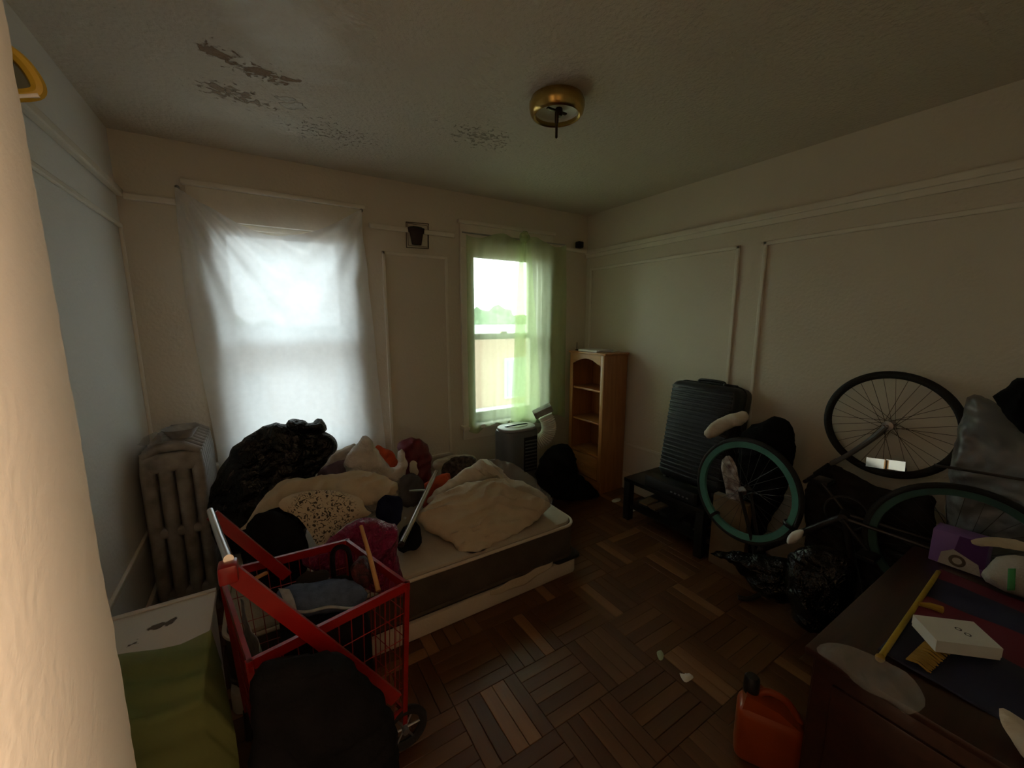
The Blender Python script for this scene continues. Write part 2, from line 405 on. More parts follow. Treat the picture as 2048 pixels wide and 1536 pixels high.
def puff(px, P0, Nn, tf, tb, edge=0.08, amp=0.008, freq=14.0, seed=0, spacing=0.02, floor=None, ridge=0.0, smooth=1, front=None, folds=0.0):
    """stuffed or crumpled soft thing: an outline with real size on its own plane, swollen to a real thickness"""
    P0, Nn = Vector(P0), Vector(Nn).normalized()
    if Nn.dot(CAM - P0) < 0: Nn = -Nn
    e1 = Vector((0, 0, 1)).cross(Nn)
    if e1.length < 0.05: e1 = Vector((1, 0, 0))
    e1.normalize(); e2 = Nn.cross(e1)
    q3 = [AP(x, y, P0, Nn) for x, y in px]
    P = [Vector(((q - P0).dot(e1), (q - P0).dot(e2))) for q in q3]
    P = chaikin(P, smooth)
    B = []
    for i in range(len(P)):
        a, b = P[i], P[(i + 1) % len(P)]; n = max(1, int((b - a).length / spacing))
        B += [a.lerp(b, j / n) for j in range(n)]
    if folds:
        nb_ = len(B); Q = []
        for i in range(nb_):
            tn_ = B[(i + 1) % nb_] - B[i - 1]; nn_ = Vector((-tn_.y, tn_.x)).normalized()
            w3 = Vector((B[i].x * 16, B[i].y * 16, seed * 2.3)); size_ = min(1.0, edge / .06)
            Q.append(B[i] + nn_ * (.013 * size_ * noise.fractal(w3, 1.0, 2.0, 3)))
        B = Q
    ba = np.array([(p.x, p.y) for p in B]); a0 = ba; a1 = np.roll(ba, -1, 0)
    def dist(pt):
        d = a1 - a0; t = np.clip(((pt - a0) * d).sum(1) / np.maximum((d * d).sum(1), 1e-12), 0, 1)
        w = a0 + d * t[:, None] - pt; return math.sqrt((w * w).sum(1).min())
    def inside(pt):
        c = ((a0[:, 1] > pt[1]) != (a1[:, 1] > pt[1]))
        dy = np.where(a1[:, 1] == a0[:, 1], 1e-12, a1[:, 1] - a0[:, 1])
        xx = (a1[:, 0] - a0[:, 0]) * (pt[1] - a0[:, 1]) / dy + a0[:, 0]
        return (np.count_nonzero(c & (pt[0] < xx)) % 2) == 1
    rng = random.Random(seed + 11); I = []
    lo, hi = ba.min(0), ba.max(0); y = lo[1]; row = 0
    while y < hi[1]:
        x = lo[0] + (spacing / 2 if row % 2 else 0)
        while x < hi[0]:
            pt = np.array((x + rng.uniform(-.2, .2) * spacing, y + rng.uniform(-.2, .2) * spacing))
            if inside(pt) and dist(pt) > spacing * 0.6: I.append(Vector(pt))
            x += spacing
        y += spacing * 0.87; row += 1
    n = len(B)
    vo, eo, fo, *_ = geometry.delaunay_2d_cdt(B + I, [(i, (i + 1) % n) for i in range(n)], [], 1, 1e-7)
    off = Vector((seed * 3.7, seed * 1.9, seed * 8.3)); F, K = [], []; vs = []
    fdx, fdy = math.cos(seed * 1.7), math.sin(seed * 1.7)
    for p in vo:
        d = dist(np.array((p.x, p.y))); h = 1 - (1 - min(d / edge, 1.0)) ** 2; h = math.sqrt(max(h, 0))
        w = P0 + e1 * p.x + e2 * p.y
        nz = noise.fractal(w * freq + off, 0.9, 2.1, 4) * amp
        if ridge: nz += ridge * (0.3 - abs(noise.noise(w * freq * 0.8 + off)) - 0.5 * abs(noise.noise(w * freq * 1.9 - off)))
        if folds:
            wq = p.x * fdx + p.y * fdy + .11 * noise.noise(w * 4.5 + off) + .05 * noise.noise(w * 10 - off)
            amp_f = .35 + .9 * abs(noise.noise(w * 5 - off * 2))
            nz += min(folds, .3 * tf + .004) * amp_f * (1 - 2 * abs(math.sin(wq * 46 + seed)) ** .8)
        ext = front(p.x, p.y) if front else 0.0
        wf = w + Nn * (tf * h + nz * min(1, h * 1.6) + ext * h); wb = w - Nn * (tb * h - nz * 0.5 * h)
        if floor is not None:
            for q_ in (wf, wb):
                fl = floor(q_) if callable(floor) else floor
                if fl is not None: q_.z = max(q_.z, fl)
        F.append(len(vs)); vs.append(wf)
        if d < 1e-5: K.append(F[-1])
        else: K.append(len(vs)); vs.append(wb)
    g = G(); fs = []
    for t in fo:
        fs.append(tuple(F[i] for i in t)); b = tuple(K[i] for i in reversed(t))
        if set(b) != set(fs[-1]): fs.append(b)
    return g.add(vs, fs)

WLOC = {}
def thing(name, label, cat, loc, group=None, kind=None):
    o = D.objects.new(name, None); COL.objects.link(o); o.location = loc; o.empty_display_size = 0.05
    WLOC[o.name] = Vector(loc); tag(o, label, cat, group, kind); return o
def tag(o, label=None, cat=None, group=None, kind=None):
    if label: o['label'] = label
    if cat: o['category'] = cat
    if group: o['group'] = group
    if kind: o['kind'] = kind
    return o
def obj(name, g, m, parent=None, smooth=True, loc=None, angle=40, label=None, kind=None, solid=0.0):
    L0 = WLOC[parent.name] if parent else Vector(loc if loc is not None else base(g))
    me = D.meshes.new(name); me.from_pydata([tuple(p - L0) for p in g.v], [], [list(f) for f in g.f]); me.validate()
    bm = bmesh.new(); bm.from_mesh(me); bmesh.ops.recalc_face_normals(bm, faces=bm.faces)
    if smooth:
        ca = math.radians(angle)
        for f in bm.faces: f.smooth = True
        for e in bm.edges:
            if len(e.link_faces) == 2 and e.calc_face_angle(0) > ca: e.smooth = False
    bm.to_mesh(me); bm.free()
    for mm in (m if isinstance(m, list) else [m]): me.materials.append(mm)
    o = D.objects.new(name, me); COL.objects.link(o)
    if parent: o.parent = parent
    else: o.location = L0
    WLOC[o.name] = L0
    if label: o['label'] = label
    if kind: o['kind'] = kind
    if solid:
        md = o.modifiers.new('thickness', 'SOLIDIFY'); md.thickness = solid
    return o
def base(g):
    xs = [p.x for p in g.v]; ys = [p.y for p in g.v]; zs = [p.z for p in g.v]
    return Vector(((min(xs) + max(xs)) / 2, (min(ys) + max(ys)) / 2, min(zs)))
def struct(name, g, m, parent=None, smooth=False):
    o = obj(name, g, m, parent, smooth=smooth, loc=(0, 0, 0) if not parent else None)
    if not parent: o['kind'] = 'structure'
    return o

# ================================================================== THE ROOM
# floor: dark boards with basket-weave parquet strips on top
floor = struct('floor', G().box(LX - .15, RX + .15, -.10, BY + .2, -.06, -.012), M['gsub'])
struct('floor_hall', G().box(-2.35, RX + .15, -1.75, -.10, -.06, -.004).box(-2.35, LX - .15, -.10, .6, -.06, -.004), M['gsub'])
S = 0.29
tones = [((0.120, 0.046, 0.016), (0.085, 0.030, 0.010)), ((0.150, 0.064, 0.024), (0.108, 0.042, 0.015)),
         ((0.100, 0.036, 0.013), (0.070, 0.023, 0.008)), ((0.26, 0.125, 0.052), (0.19, 0.085, 0.034))]
strip_meshes = []
def strip_geo(L, W):
    return G().rbox(-W / 2, W / 2, -L / 2, L / 2, -.012, 0, 0.0015, 1)
for i, (a, b) in enumerate(tones):
    o = obj('parquet_strip', strip_geo(S - .002, S / 5 - .002), wood('parquet_oak_%d' % i, a, b, 0.38, 'Y', 5, 0.1), floor, smooth=False)
    strip_meshes.append(o.data); D.objects.remove(o)
visible, rest = [], []
nx = int((RX - LX) / S) + 2; ny = int((BY + .9) / S) + 2
for i in range(nx):
    for j in range(ny):
        cx, cy = LX - .03 + (i + .5) * S, -.72 + (j + .5) * S
        for k in range(5):
            t = (k - 2) * S / 5; vert = (i + j) % 2 == 0
            p = (cx + t, cy, 0) if vert else (cx, cy + t, 0)
            (visible if (0.35 < cx < 2.45 and 0.25 < cy < 2.25) else rest).append((p, vert))
visible.sort(key=lambda e: (e[0][0] - .6) ** 2 + (e[0][1] - .5) ** 2)
rest += visible[295:]; visible = visible[:295]
rs = random.Random(3)
for p, vert in visible:
    o = D.objects.new('parquet_strip', rs.choices(strip_meshes, (5, 4, 5, 1.6))[0]); COL.objects.link(o); o.parent = floor
    o.location = (p[0], p[1], rs.uniform(-.0012, 0)); o.rotation_euler.z = 0 if vert else math.pi / 2
gr = [G() for _ in tones]
for p, vert in rest:
    if p[1] < -.1: continue
    W, L = S / 5 - .002, S - .002
    if not vert: W, L = L, W
    x0, x1, y0, y1 = max(p[0] - W / 2, LX), min(p[0] + W / 2, RX), p[1] - L / 2, min(p[1] + L / 2, BY)
    if x1 - x0 < .01 or y1 - y0 < .01: continue
    rs.choices(gr, (5, 4, 5, 1.6))[0].box(x0, x1, y0, y1, -.012, 0)
for i, g in enumerate(gr):
    o = obj('parquet_field', g, strip_meshes[i].materials[0], floor, smooth=False); o['kind'] = 'stuff'

# ceiling
struct('ceiling', G().box(LX - .15, RX + .15, -.22, BY + .2, CZ, CZ + .08), MCEIL)
struct('ceiling_hall', G().box(-2.35, RX + .15, -1.75, -.22, CZ, CZ + .08).box(-2.35, LX - .15, -.22, .6, CZ, CZ + .08), MHALL)

# back wall with two window openings
W1 = (-0.17, 0.56, 0.66, 2.13)      # x0, x1, z0, z1 of the openings
W2 = (1.53, 2.23, 0.66, 2.13)
g = G(); y0, y1 = BY, BY + .24
g.box(LX - .15, W1[0], y0, y1, 0, CZ); g.box(W1[1], W2[0], y0, y1, 0, CZ); g.box(W2[1], RX + .15, y0, y1, 0, CZ)
for w in (W1, W2):
    g.box(w[0], w[1], y0, y1, 0, w[2]); g.box(w[0], w[1], y0, y1, w[3], CZ)
struct('wall_back', g, MW)
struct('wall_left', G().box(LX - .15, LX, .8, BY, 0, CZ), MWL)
struct('wall_right', G().box(RX, RX + .15, -.22, BY, 0, CZ), MW)
# wall behind the camera with the entry beside it; hall beyond is unseen, shaped to absorb lamp light
struct('wall_front', G().box(.455, RX, -.22, -.10, 0, CZ).box(-.25, .455, -.22, -.10, 2.2, CZ), MW)
struct('wall_hall', G().box(-2.35, 1.75, -1.75, -1.62, 0, CZ).box(-2.35, -2.2, -1.62, .6, 0, CZ).box(-2.2, LX - .15, .45, .6, 0, CZ).box(1.62, 1.75, -1.62, -.22, 0, CZ), MHALL)
# entry wall end at the left: plaster with a chipped, bumpy corner
g = G()
def jam(u, v):
    z = v * CZ; e = .006 * noise.fractal(Vector((z * 9, 3.1, 0)), 0.8, 2, 5) + .010 * max(0, noise.noise(Vector((z * 4.3, 9.7, 1))) - .25)
    y = .45 + u * .42
    if u > .93: y += e * 1.6
    return Vector((-.25 + (.010 * noise.noise(Vector((y * 1.3, z * 1.3, 4)))) * .5 - (.004 if u > .995 else 0), y, z))
NU, NV = 60, 160
g.grid(lambda u, v: jam(1 - (1 - u) ** 2.2, v), NU, NV)
far = [jam(1, v / NV) for v in range(NV + 1)]
g.add([p for p in far] + [Vector((LX - .15, p.y + .002, p.z)) for p in far],
      [(i, i + 1, NV + 2 + i, NV + 1 + i) for i in range(NV)])
g.box(LX - .15, -.262, .45, .80, 0, CZ)
struct('wall_entry', g, MJAMB)

# mouldings: picture rails, ceiling edge and panel frames are trim
tn = [0]
def trim(g, m=MTRIM):
    tn[0] += 1; return struct('trim_%d' % tn[0], g, m)
trim(G().rbox(RX - .032, RX, -.10, BY, 2.175, 2.215, .008).rbox(RX - .018, RX, -.10, BY, 2.14, 2.18, .006))       # right picture rail
trim(G().rbox(LX, LX + .032, .8, BY, 2.205, 2.245, .008))                                                          # left picture rail
trim(G().rbox(LX + .03, W1[0] - .16, BY - .028, BY, 2.19, 2.225, .008)
     .rbox(W1[1] + .16, W2[0] - .16, BY - .028, BY, 2.19, 2.225, .008).rbox(W2[1] + .20, RX - .02, BY - .028, BY, 2.19, 2.225, .008))
def panel_x(X, sgn, ya, yb, za, zb, w=.026, t=.016):
    x0, x1 = (X - t, X) if sgn < 0 else (X, X + t); gg = G()
    gg.rbox(x0, x1, ya, yb, zb - w, zb, .006).rbox(x0, x1, ya, yb, za, za + w, .006)
    gg.rbox(x0, x1, ya, ya + w, za, zb, .006).rbox(x0, x1, yb - w, yb, za, zb, .006); return gg
trim(panel_x(RX, -1, 1.548, BY - .06, .42, 2.045)); trim(panel_x(RX, -1, -.02, 1.40, .42, 2.045))
trim(panel_x(LX, 1, .95, BY - .03, .44, 2.06))
gg = G()
for a, b in ((W1[1] + .24, W2[0] - .22),):
    gg.rbox(a, b, BY - .014, BY, 2.02, 2.044, .005).rbox(a, b, BY - .014, BY, .42, .444, .005)
    gg.rbox(a, a + .024, BY - .014, BY, .42, 2.044, .005).rbox(b - .024, b, BY - .014, BY, .42, 2.044, .005)
trim(gg)
struct('baseboard_right', G().rbox(RX - .022, RX, -.10, BY, 0, .16, .006), MTRIM)
struct('baseboard_back', G().rbox(LX, RX, BY - .022, BY, 0, .16, .006), MTRIM)
struct('baseboard_left', G().rbox(LX, LX + .022, .87, BY - .02, 0, .16, .006), MTRIM)

# windows: casing, stops, two sashes that slide past each other, a pane in each, stool and apron
def window(n, w):
    x0, x1, z0, z1 = w
    r = thing('window_%d' % n, None, None, ((x0 + x1) / 2, BY, z0), kind='structure')
    c = .115
    obj('casing_side', G().rbox(x0 - c, x0 + .004, BY - .024, BY, z0 - .02, z1, .006), MTRIM, r)
    obj('casing_side', G().rbox(x1 - .004, x1 + c, BY - .024, BY, z0 - .02, z1, .006), MTRIM, r)
    obj('casing_head', G().rbox(x0 - c, x1 + c, BY - .026, BY, z1 - .004, z1 + .175, .006).rbox(x0 - c - .02, x1 + c + .02, BY - .045, BY, z1 + .175, z1 + .205, .01), MTRIM, r)
    obj('head_stop', G().rbox(x0, x1, BY + .02, BY + .045, z1 - .03, z1, .004).rbox(x0, x1, BY + .05, BY + .08, z1 - .055, z1, .004), MTRIM, r)
    obj('jamb_stop', G().rbox(x0, x0 + .018, BY + .02, BY + .045, z0, z1, .003).rbox(x1 - .018, x1, BY + .02, BY + .045, z0, z1, .003), MTRIM, r)
    obj('window_sill', G().rbox(x0 - c - .02, x1 + c + .02, BY - .075, BY + .06, z0 - .035, z0, .008).rbox(x0 - c, x1 + c, BY - .02, BY, z0 - .13, z0 - .035, .005), MTRIM, r)
    zm = 1.405
    for nm, za, zb, ya in (('lower_sash', z0, zm + .025, BY + .085), ('upper_sash', zm - .025, z1, BY + .125)):
        s = .045; yb = ya + .035
        o = obj(nm, G().rbox(x0, x0 + s, ya, yb, za, zb, .004).rbox(x1 - s, x1, ya, yb, za, zb, .004)
                .rbox(x0, x1, ya, yb, za, za + (.07 if nm[0] == 'l' else .05), .004).rbox(x0, x1, ya, yb, zb - .05, zb, .004), M['white'], r)
        obj('pane', G().box(x0 + s - .005, x1 - s + .005, ya + .014, ya + .018, za + .045, zb - .045), M['glass'], o, smooth=False)
    obj('sash_lock', G().rbox((x0 + x1) / 2 - .03, (x0 + x1) / 2 + .03, BY + .07, BY + .10, zm + .025, zm + .045, .006), M['brass'], r)
    return r
window(1, W1); window(2, W2)

# ================================================================== OUTSIDE
struct('ground', G().box(-60, 90, 4.5, 140, -7.2, -7.0), mat('street_grey', (0.30, 0.30, 0.29), 0.9))
b = thing('neighbour_building', 'pale peach building across the street with white roof edge, seen through the green curtain', 'building', (9, 15, -7))
obj('wall', G().box(-14, 34, 15, 22, -7, 1.15), mat('peach_render', (0.30, 0.205, 0.15), 0.85, var=0.05), b, smooth=False)
obj('parapet', G().box(-14.2, 34.2, 14.8, 15.3, .95, 1.35), mat('roof_edge_white', (0.42, 0.44, 0.43), 0.7, var=0.03), b, smooth=False)
obj('string_course', G().box(-14.1, 34.1, 14.9, 15.2, -2.4, -2.2), D.materials['roof_edge_white'], b, smooth=False)
dg = mat('far_window_glass', (0.22, 0.26, 0.28), 0.2, var=0.1)
for i in range(10):
    x = -8 + i * 3.4
    o = obj('window', G().box(x, x + 1.3, 14.9, 15.1, -1.9, -.1), D.materials['roof_edge_white'], b, smooth=False)
    obj('pane', G().box(x + .1, x + 1.2, 14.86, 14.95, -1.8, -.2), dg, o, smooth=False)
lf = mat('far_leaves', (0.16, 0.24, 0.14), 0.9, var=0.25, scale=2)
bk = mat('bark', (0.10, 0.07, 0.05), 0.9)
for i, (x, y, z, r) in enumerate(((17.0, 31, -.9, 3.2), (25.5, 32, -1.2, 2.9), (8.5, 33, -1.3, 2.9), (-1.0, 34, -1.3, 2.9))):
    t = thing('tree', ['round leafy tree seen through the green curtain above the peach building', 'leafy tree behind the peach building, right of the tree in the green curtain window', 'leafy tree behind the peach building, between the two curtained windows', 'leafy tree behind the white curtain above the peach building'][i], 'tree', (x, y, -7), 'trees behind the building')
    obj('crown', G().blob((x, y, z), (r * 1.25, r, r), .35, 2.2, i + 3, 4, None, .25), lf, t)
    obj('trunk', G().tube([(x, y, -7), (x + .1, y, -4), (x, y, -1.5)], [.28, .22, .16], 8), bk, t)

# ================================================================== CURTAINS
# white cloth pinned at the two upper corners, sagging between
TL, TR = Vector((-.31, BY - .075, 2.275)), Vector((.655, BY - .075, 2.285))
def curt1(u, v):
    wv = math.sin(math.pi * u)
    xl = -.325 - .02 * math.sin(v * 5) + .03 * v; xr = .655 + .075 * v
    x = xl + (xr - xl) * u
    zt = TL.z + (TR.z - TL.z) * u - .215 * (math.sin(math.pi * u ** .9) ** 1.15) * (1 + .35 * (u - .5))
    zb = .60 + .02 * math.sin(u * 9)
    z = zt + (zb - zt) * v
    dx1, dz1 = x - TL.x + .02, TL.z + .05 - z
    dx2, dz2 = TR.x + .02 - x, TR.z + .05 - z
    a1, a2 = math.atan2(dx1, dz1), math.atan2(dx2, dz2)
    r1, r2 = math.hypot(dx1, dz1), math.hypot(dx2, dz2)
    y = BY - .085
    y += .024 * math.sin(a1 * 19 + .7) * math.exp(-r1 * .75) * min(1, r1 * 4)
    y += .022 * math.sin(a2 * 17) * math.exp(-r2 * .8) * min(1, r2 * 4)
    y += .012 * math.sin(a1 * 41 + 2) * math.exp(-r1 * 1.5)
    y += .010 * noise.noise(Vector((x * 6, z * 2.5, 3.3)))
    y += .004 * noise.noise(Vector((x * 26, z * 9, 1.3)))
    y -= .03 * v * (1 - wv * .5)
    # swagged creases under the sag
    sw = zt + .0 - z
    y += .010 * math.sin(sw * 34 + 1.2 * math.sin(u * 6)) * math.exp(-sw * 3.2) * wv
    return Vector((x, min(y, BY - .052), z))
t = thing('sheer_curtain', 'white sheer cloth pinned by its upper corners and sagging over the window above the radiator', 'curtain', (.17, BY - .08, .6))
obj('cloth', G().grid(curt1, 110, 150), M['curtain'], t, angle=180)
obj('corner_pin', G().blob((TL.x - .005, BY - .066, TL.z), (.012, .03, .012), 0, 1, 0, 2), M['steel'], t)
obj('corner_pin', G().blob((TR.x + .005, BY - .066, TR.z), (.012, .03, .012), 0, 1, 0, 2), M['steel'], t)

def curt2(a0, a1, b0, b1, ph, dy, nf):
    # strip of sheer between an upper edge a0..a1 and a lower edge b0..b1
    def f(u, v):
        k = v ** .8
        x = (a0 + (a1 - a0) * u) * (1 - k) + (b0 + (b1 - b0) * u) * k
        z = 2.225 - .03 * math.sin(u * 7 + ph) * (1 - v) - v * (1.60 + .03 * math.sin(u * 11 + ph))
        y = BY - dy + .016 * math.sin(u * nf + ph + 1.5 * v) * (.5 + .5 * v) + .012 * noise.noise(Vector((x * 7, z * 1.6, ph)))
        y += .004 * noise.noise(Vector((x * 30, z * 7, ph)))
        return Vector((x, min(y, BY - .055), z))
    return f
t = thing('sheer_curtain', 'pale green sheer curtain gathered at the middle over the narrower window by the corner', 'curtain', (1.93, BY - .08, .62))
obj('side_panel', G().grid(curt2(1.44, 1.98, 1.44, 2.02, .4, .085, 26), 60, 90), M['gcurtain'], t, angle=180)
obj('side_panel', G().grid(curt2(1.90, 2.44, 1.86, 2.47, 2.4, .105, 24), 60, 90), M['gcurtain'], t, angle=180)
obj('twisted_fold', G().grid(curt2(1.93, 2.02, 1.82, 2.16, 1.2, .135, 12), 24, 90), M['gcurtain'], t, angle=180)
obj('gathered_knot', G().blob((1.965, BY - .12, 2.235), (.045, .035, .05), .3, 3, 2, 3), M['gcurtain'], t)
obj('curtain_rod', G().tube([(1.42, BY - .055, 2.232), (2.46, BY - .055, 2.232)], .006, 8), M['steel'], t)

# ================================================================== THINGS ON THE WALLS AND CEILING
# brass ceiling fitting without its glass
lc = AZ(1114, 196, CZ)
lp = Vector((lc.x, lc.y, CZ))
t = thing('ceiling_light', 'round brass ceiling light without its shade, threaded stem hanging down', 'ceiling light', (lp.x, lp.y, CZ))
obj('canopy', G().lathe([(.0, 0), (.105, 0), (.118, -.006), (.120, -.018), (.125, -.024), (.125, -.040), (.120, -.062), (.112, -.074), (.104, -.078), (.098, -.074), (.098, -.045)], lp, 48), M['brass'], t)
obj('reflector_pan', G().lathe([(.0, -.040), (.07, -.042), (.094, -.050), (.099, -.060)], lp, 40), M['enamel'], t)
obj('lamp_socket', G().lathe([(0, -.040), (.016, -.040), (.018, -.06), (.012, -.074), (0, -.074)], lp + Vector((.012, 0, 0)), 16), M['bronze'], t)
obj('socket_bar', G().rbox(lp.x - .055, lp.x + .055, lp.y - .008, lp.y + .008, CZ - .058, CZ - .050, .003), M['bronze'], t)
obj('threaded_stem', G().lathe([(0, -.05), (.009, -.05), (.009, -.10), (.006, -.105), (.006, -.165), (.0, -.17)], lp, 12), M['bronze'], t)

# iron-framed wall ornament with a plant pot
P1 = [AY(x, y, BY - .012) for x, y in ((812, 444), (857, 448), (857, 497), (813, 495))]
t = thing('wall_ornament', 'small square iron wall ornament with a dark plant pot inside', 'ornament', (1.07, BY - .012, 2.08))
obj('iron_frame', G().tube(P1, .0035, 6, closed=True), M['bronze'], t)
cx = .074 + 1.0
inn = [Vector((.985 + .012, BY - .012, 2.10)), Vector((1.150, BY - .012, 2.10)), Vector((1.150, BY - .012, 2.255)), Vector((.997, BY - .012, 2.255))]
obj('inner_wire', G().tube(inn, .002, 6, closed=True), M['bronze'], t)
obj('pot', G().lathe([(0, 0), (.036, 0), (.052, .085), (.060, .085), (.062, .115), (.05, .115), (.046, .09), (0, .088)], (1.055, BY - .032, 2.105), 24).xf(Matrix.Translation((0, BY - .032, 0)) @ Matrix.Diagonal((1, .45, 1, 1)) @ Matrix.Translation((0, -(BY - .032), 0))), mat('dark_terracotta', (.035, .015, .012), .6), t)
obj('leaf_band', G().blob((1.055, BY - .030, 2.222), (.06, .018, .014), .4, 4, 5, 3), mat('dull_green_glaze', (.03, .045, .03), .6), t)

# little black speaker near the corner
c = AY(1158, 490, BY - .03)
t = thing('wall_speaker', 'tiny black speaker fixed to the wall by the room corner', 'speaker', (c.x, BY, c.z - .03))
obj('housing', G().rbox(c.x - .032, c.x + .032, BY - .065, BY - .008, c.z - .03, c.z + .03, .01), M['black'], t)
obj('wall_bracket', G().rbox(c.x - .012, c.x + .012, BY - .012, BY, c.z - .02, c.z + .02, .003), M['steel'], t)

# yellow-rimmed object at the top of the entry wall end
Yk = .905
rim = chaikin([AY(x, y, Yk) for x, y in ((-22, 70), (4, 92), (40, 118), (66, 150), (80, 178), (72, 190), (20, 192), (-22, 194))], 2)
t = thing('hanging_plaque', 'yellow rimmed rounded plaque with a grey green face at the top of the entry wall', 'plaque', (-.28, .88, 2.0))
obj('rim', G().tube(rim, .0085, 8, closed=True), M['yellow'], t)
cc = sum(rim, Vector()) / len(rim)
obj('face', G().add(rim + [cc, ] + [p + Vector((0, -.006, 0)) for p in rim], [(i, (i + 1) % len(rim), len(rim)) for i in range(len(rim))]), mat('grey_green_enamel', (.10, .11, .085), .6), t)
obj('lower_edge', G().tube([AY(-20, 195, Yk - .006), AY(78, 191, Yk - .006)], .003, 6), M['white'], t)
obj('bracket', G().rbox(-.300, -.285, .872, .905, cc.z - .006, cc.z + .006, .002), M['steel'], t)

# warm pendant lamp in the hall
HLP = Vector((.74, -.56, 1.92))
t = thing('hall_lamp', 'warm round globe lamp hanging from a cord in the hall', 'pendant lamp', (HLP.x, HLP.y, CZ))
obj('ceiling_plate', G().lathe([(0, 0), (.05, 0), (.045, -.02), (.01, -.03)], (HLP.x, HLP.y, CZ), 24), M['white'], t)
obj('cord', G().tube([(HLP.x, HLP.y, CZ - .02), (HLP.x, HLP.y, HLP.z + .08)], .004, 6), M['black'], t)
obj('globe', G().blob(HLP, (.075, .075, .075), 0, 1, 0, 3), emit('lit_globe', (1.0, .73, .50), HALL_LAMP), t)

# ================================================================== RADIATOR
rx0, rx1, ry0 = -.555, -.285, 2.50
t = thing('radiator', 'old white cast iron column radiator standing in the corner by the left wall', 'radiator', (-.42, 2.75, 0))
g = G(); xs = [rx0 + .035 + i * (rx1 - rx0 - .07) / 3 for i in range(4)]
for x in xs: g.tube([(x, 0, .10), (x, 0, .13), (x, 0, .80), (x, 0, .86)], [.022, .03, .03, .024], 10)
for za, zb in ((.09, .17), (.455, .51), (.80, .90)): g.rbox(rx0 + .012, rx1 - .012, -.024, .024, za, zb, .02, 3)
g.tube([((rx0 + rx1) / 2 - .11, 0, .885), ((rx0 + rx1) / 2 - .05, 0, .925), ((rx0 + rx1) / 2 + .05, 0, .925), ((rx0 + rx1) / 2 + .11, 0, .885)], .024, 10)
proto = obj('section', G().merge(g).xf(Matrix.Translation((0, ry0 + .03, 0))), M['iron'], t)
for i in range(1, 8):
    o = proto.copy(); COL.objects.link(o); o.parent = t; o.location = (0, i * .062, 0)
for x in (rx0 + .04, rx1 - .04):
    for y in (ry0 + .03, ry0 + .03 + 7 * .062):
        obj('foot', G().tube([(x, y, .10), (x, y, .03), (x, y, 0)], [.022, .02, .032], 10), M['iron'], t)
obj('valve', G().tube([(rx0 + .06, ry0 - .06, .0), (rx0 + .06, ry0 - .06, .12), (rx0 + .06, ry0 + .03, .13)], .016, 8).blob((rx0 + .06, ry0 - .06, .13), (.028, .028, .03), 0, 1, 0, 2), M['steel'], t)
g = puff([(272, 905), (282, 878), (300, 868), (316, 862), (324, 880), (322, 905), (338, 910), (330, 930), (304, 926)], (-.47, 2.56, .95), (0, -1, .1), .045, .04, .06, .01, 16, 4, .012, .951, .01)
obj_bag = obj('plastic_bag', g, M['clear'], angle=60); tag(obj_bag, 'small clear plastic bag on top of the radiator', 'plastic bag')
o = obj('bowl', G().lathe([(0, 0), (.045, 0), (.075, .045), (.078, .05), (.07, .048), (.04, .008), (0, .008)], (-.385, 2.62, .949), 28), M['iron']); tag(o, 'round grey bowl resting on the radiator top', 'bowl')

# ================================================================== BED
bx0, bx1, by0, by1 = -.215, 1.55, 1.72, 2.95
def rrect(x0, x1, y0, y1, r, n=6):
    P = []
    for cx_, cy_, a in ((x1 - r, y0 + r, -90), (x1 - r, y1 - r, 0), (x0 + r, y1 - r, 90), (x0 + r, y0 + r, 180)):
        for i in range(n + 1):
            q = math.radians(a + 90 * i / n); P.append((cx_ + r * math.cos(q), cy_ + r * math.sin(q)))
    return P
def slab(x0, x1, y0, y1, r, z0, z1, e=.02, n=8):
    g_ = G(); rings = []
    prof = [(e, z0), (e * .3, z0 + e * .3), (0, z0 + e), (0, z1 - e), (e * .3, z1 - e * .3), (e, z1)]
    for d, z in prof: rings.append([Vector((p[0], p[1], z)) for p in rrect(x0 + d, x1 - d, y0 + d, y1 - d, max(r - d, .004), n)])
    m_ = len(rings[0]); vs = [p for R_ in rings for p in R_]
    fs = [(i * m_ + j, i * m_ + (j + 1) % m_, (i + 1) * m_ + (j + 1) % m_, (i + 1) * m_ + j) for i in range(len(prof) - 1) for j in range(m_)]
    fs += [tuple(reversed(range(m_))), tuple(range((len(prof) - 1) * m_, len(prof) * m_))]
    return g_.add(vs, fs)
t = thing('box_spring', 'low white box spring on the floor under the mattress', 'box spring', (.67, 2.3, 0))
obj('body', slab(bx0, bx1 + .01, by0, by1, .04, 0, .098, .012), M['cream'], t)
obj('gap_shade_slab', slab(bx0 + .02, bx1 - .01, by0 + .02, by1 - .02, .04, .096, .1195, .004), M['gapshade'], t)  # dark slab added as the shade in the gap below the mattress
obj('corner_guard', slab(bx1 - .16, bx1 + .035, by0 - .01, by0 + .18, .03, .098, .118, .004), M['black'], t)
t = thing('mattress', 'bare beige mattress with dark brown sides under the heap of clothes', 'mattress', (.67, 2.3, .12))
obj('border', slab(bx0, bx1, by0, by1, .09, .1205, .335, .02), M['mside'], t)
g = slab(bx0 + .01, bx1 - .01, by0 + .01, by1 - .01, .085, .318, .350, .014)
obj('top_panel', g, M['mtop'], t)
for z in (.327, .1325):
    obj('piping', G().tube([(p[0], p[1], z) for p in rrect(bx0 - .001, bx1 + .001, by0 - .001, by1 + .001, .09, 8)], .009, 8, closed=True), M['cream'] if z > .2 else M['mside'], t)
o = obj('bed_sheet', G().grid(lambda u, v: Vector((.93 + .42 * u, by0 - .018 - .006 * math.sin(u * 15) - .004 * v, .118 + .03 * u - v * (.02 + .035 * u * (1 - u) * 4))), 30, 6), M['beige'], angle=180, solid=.004)
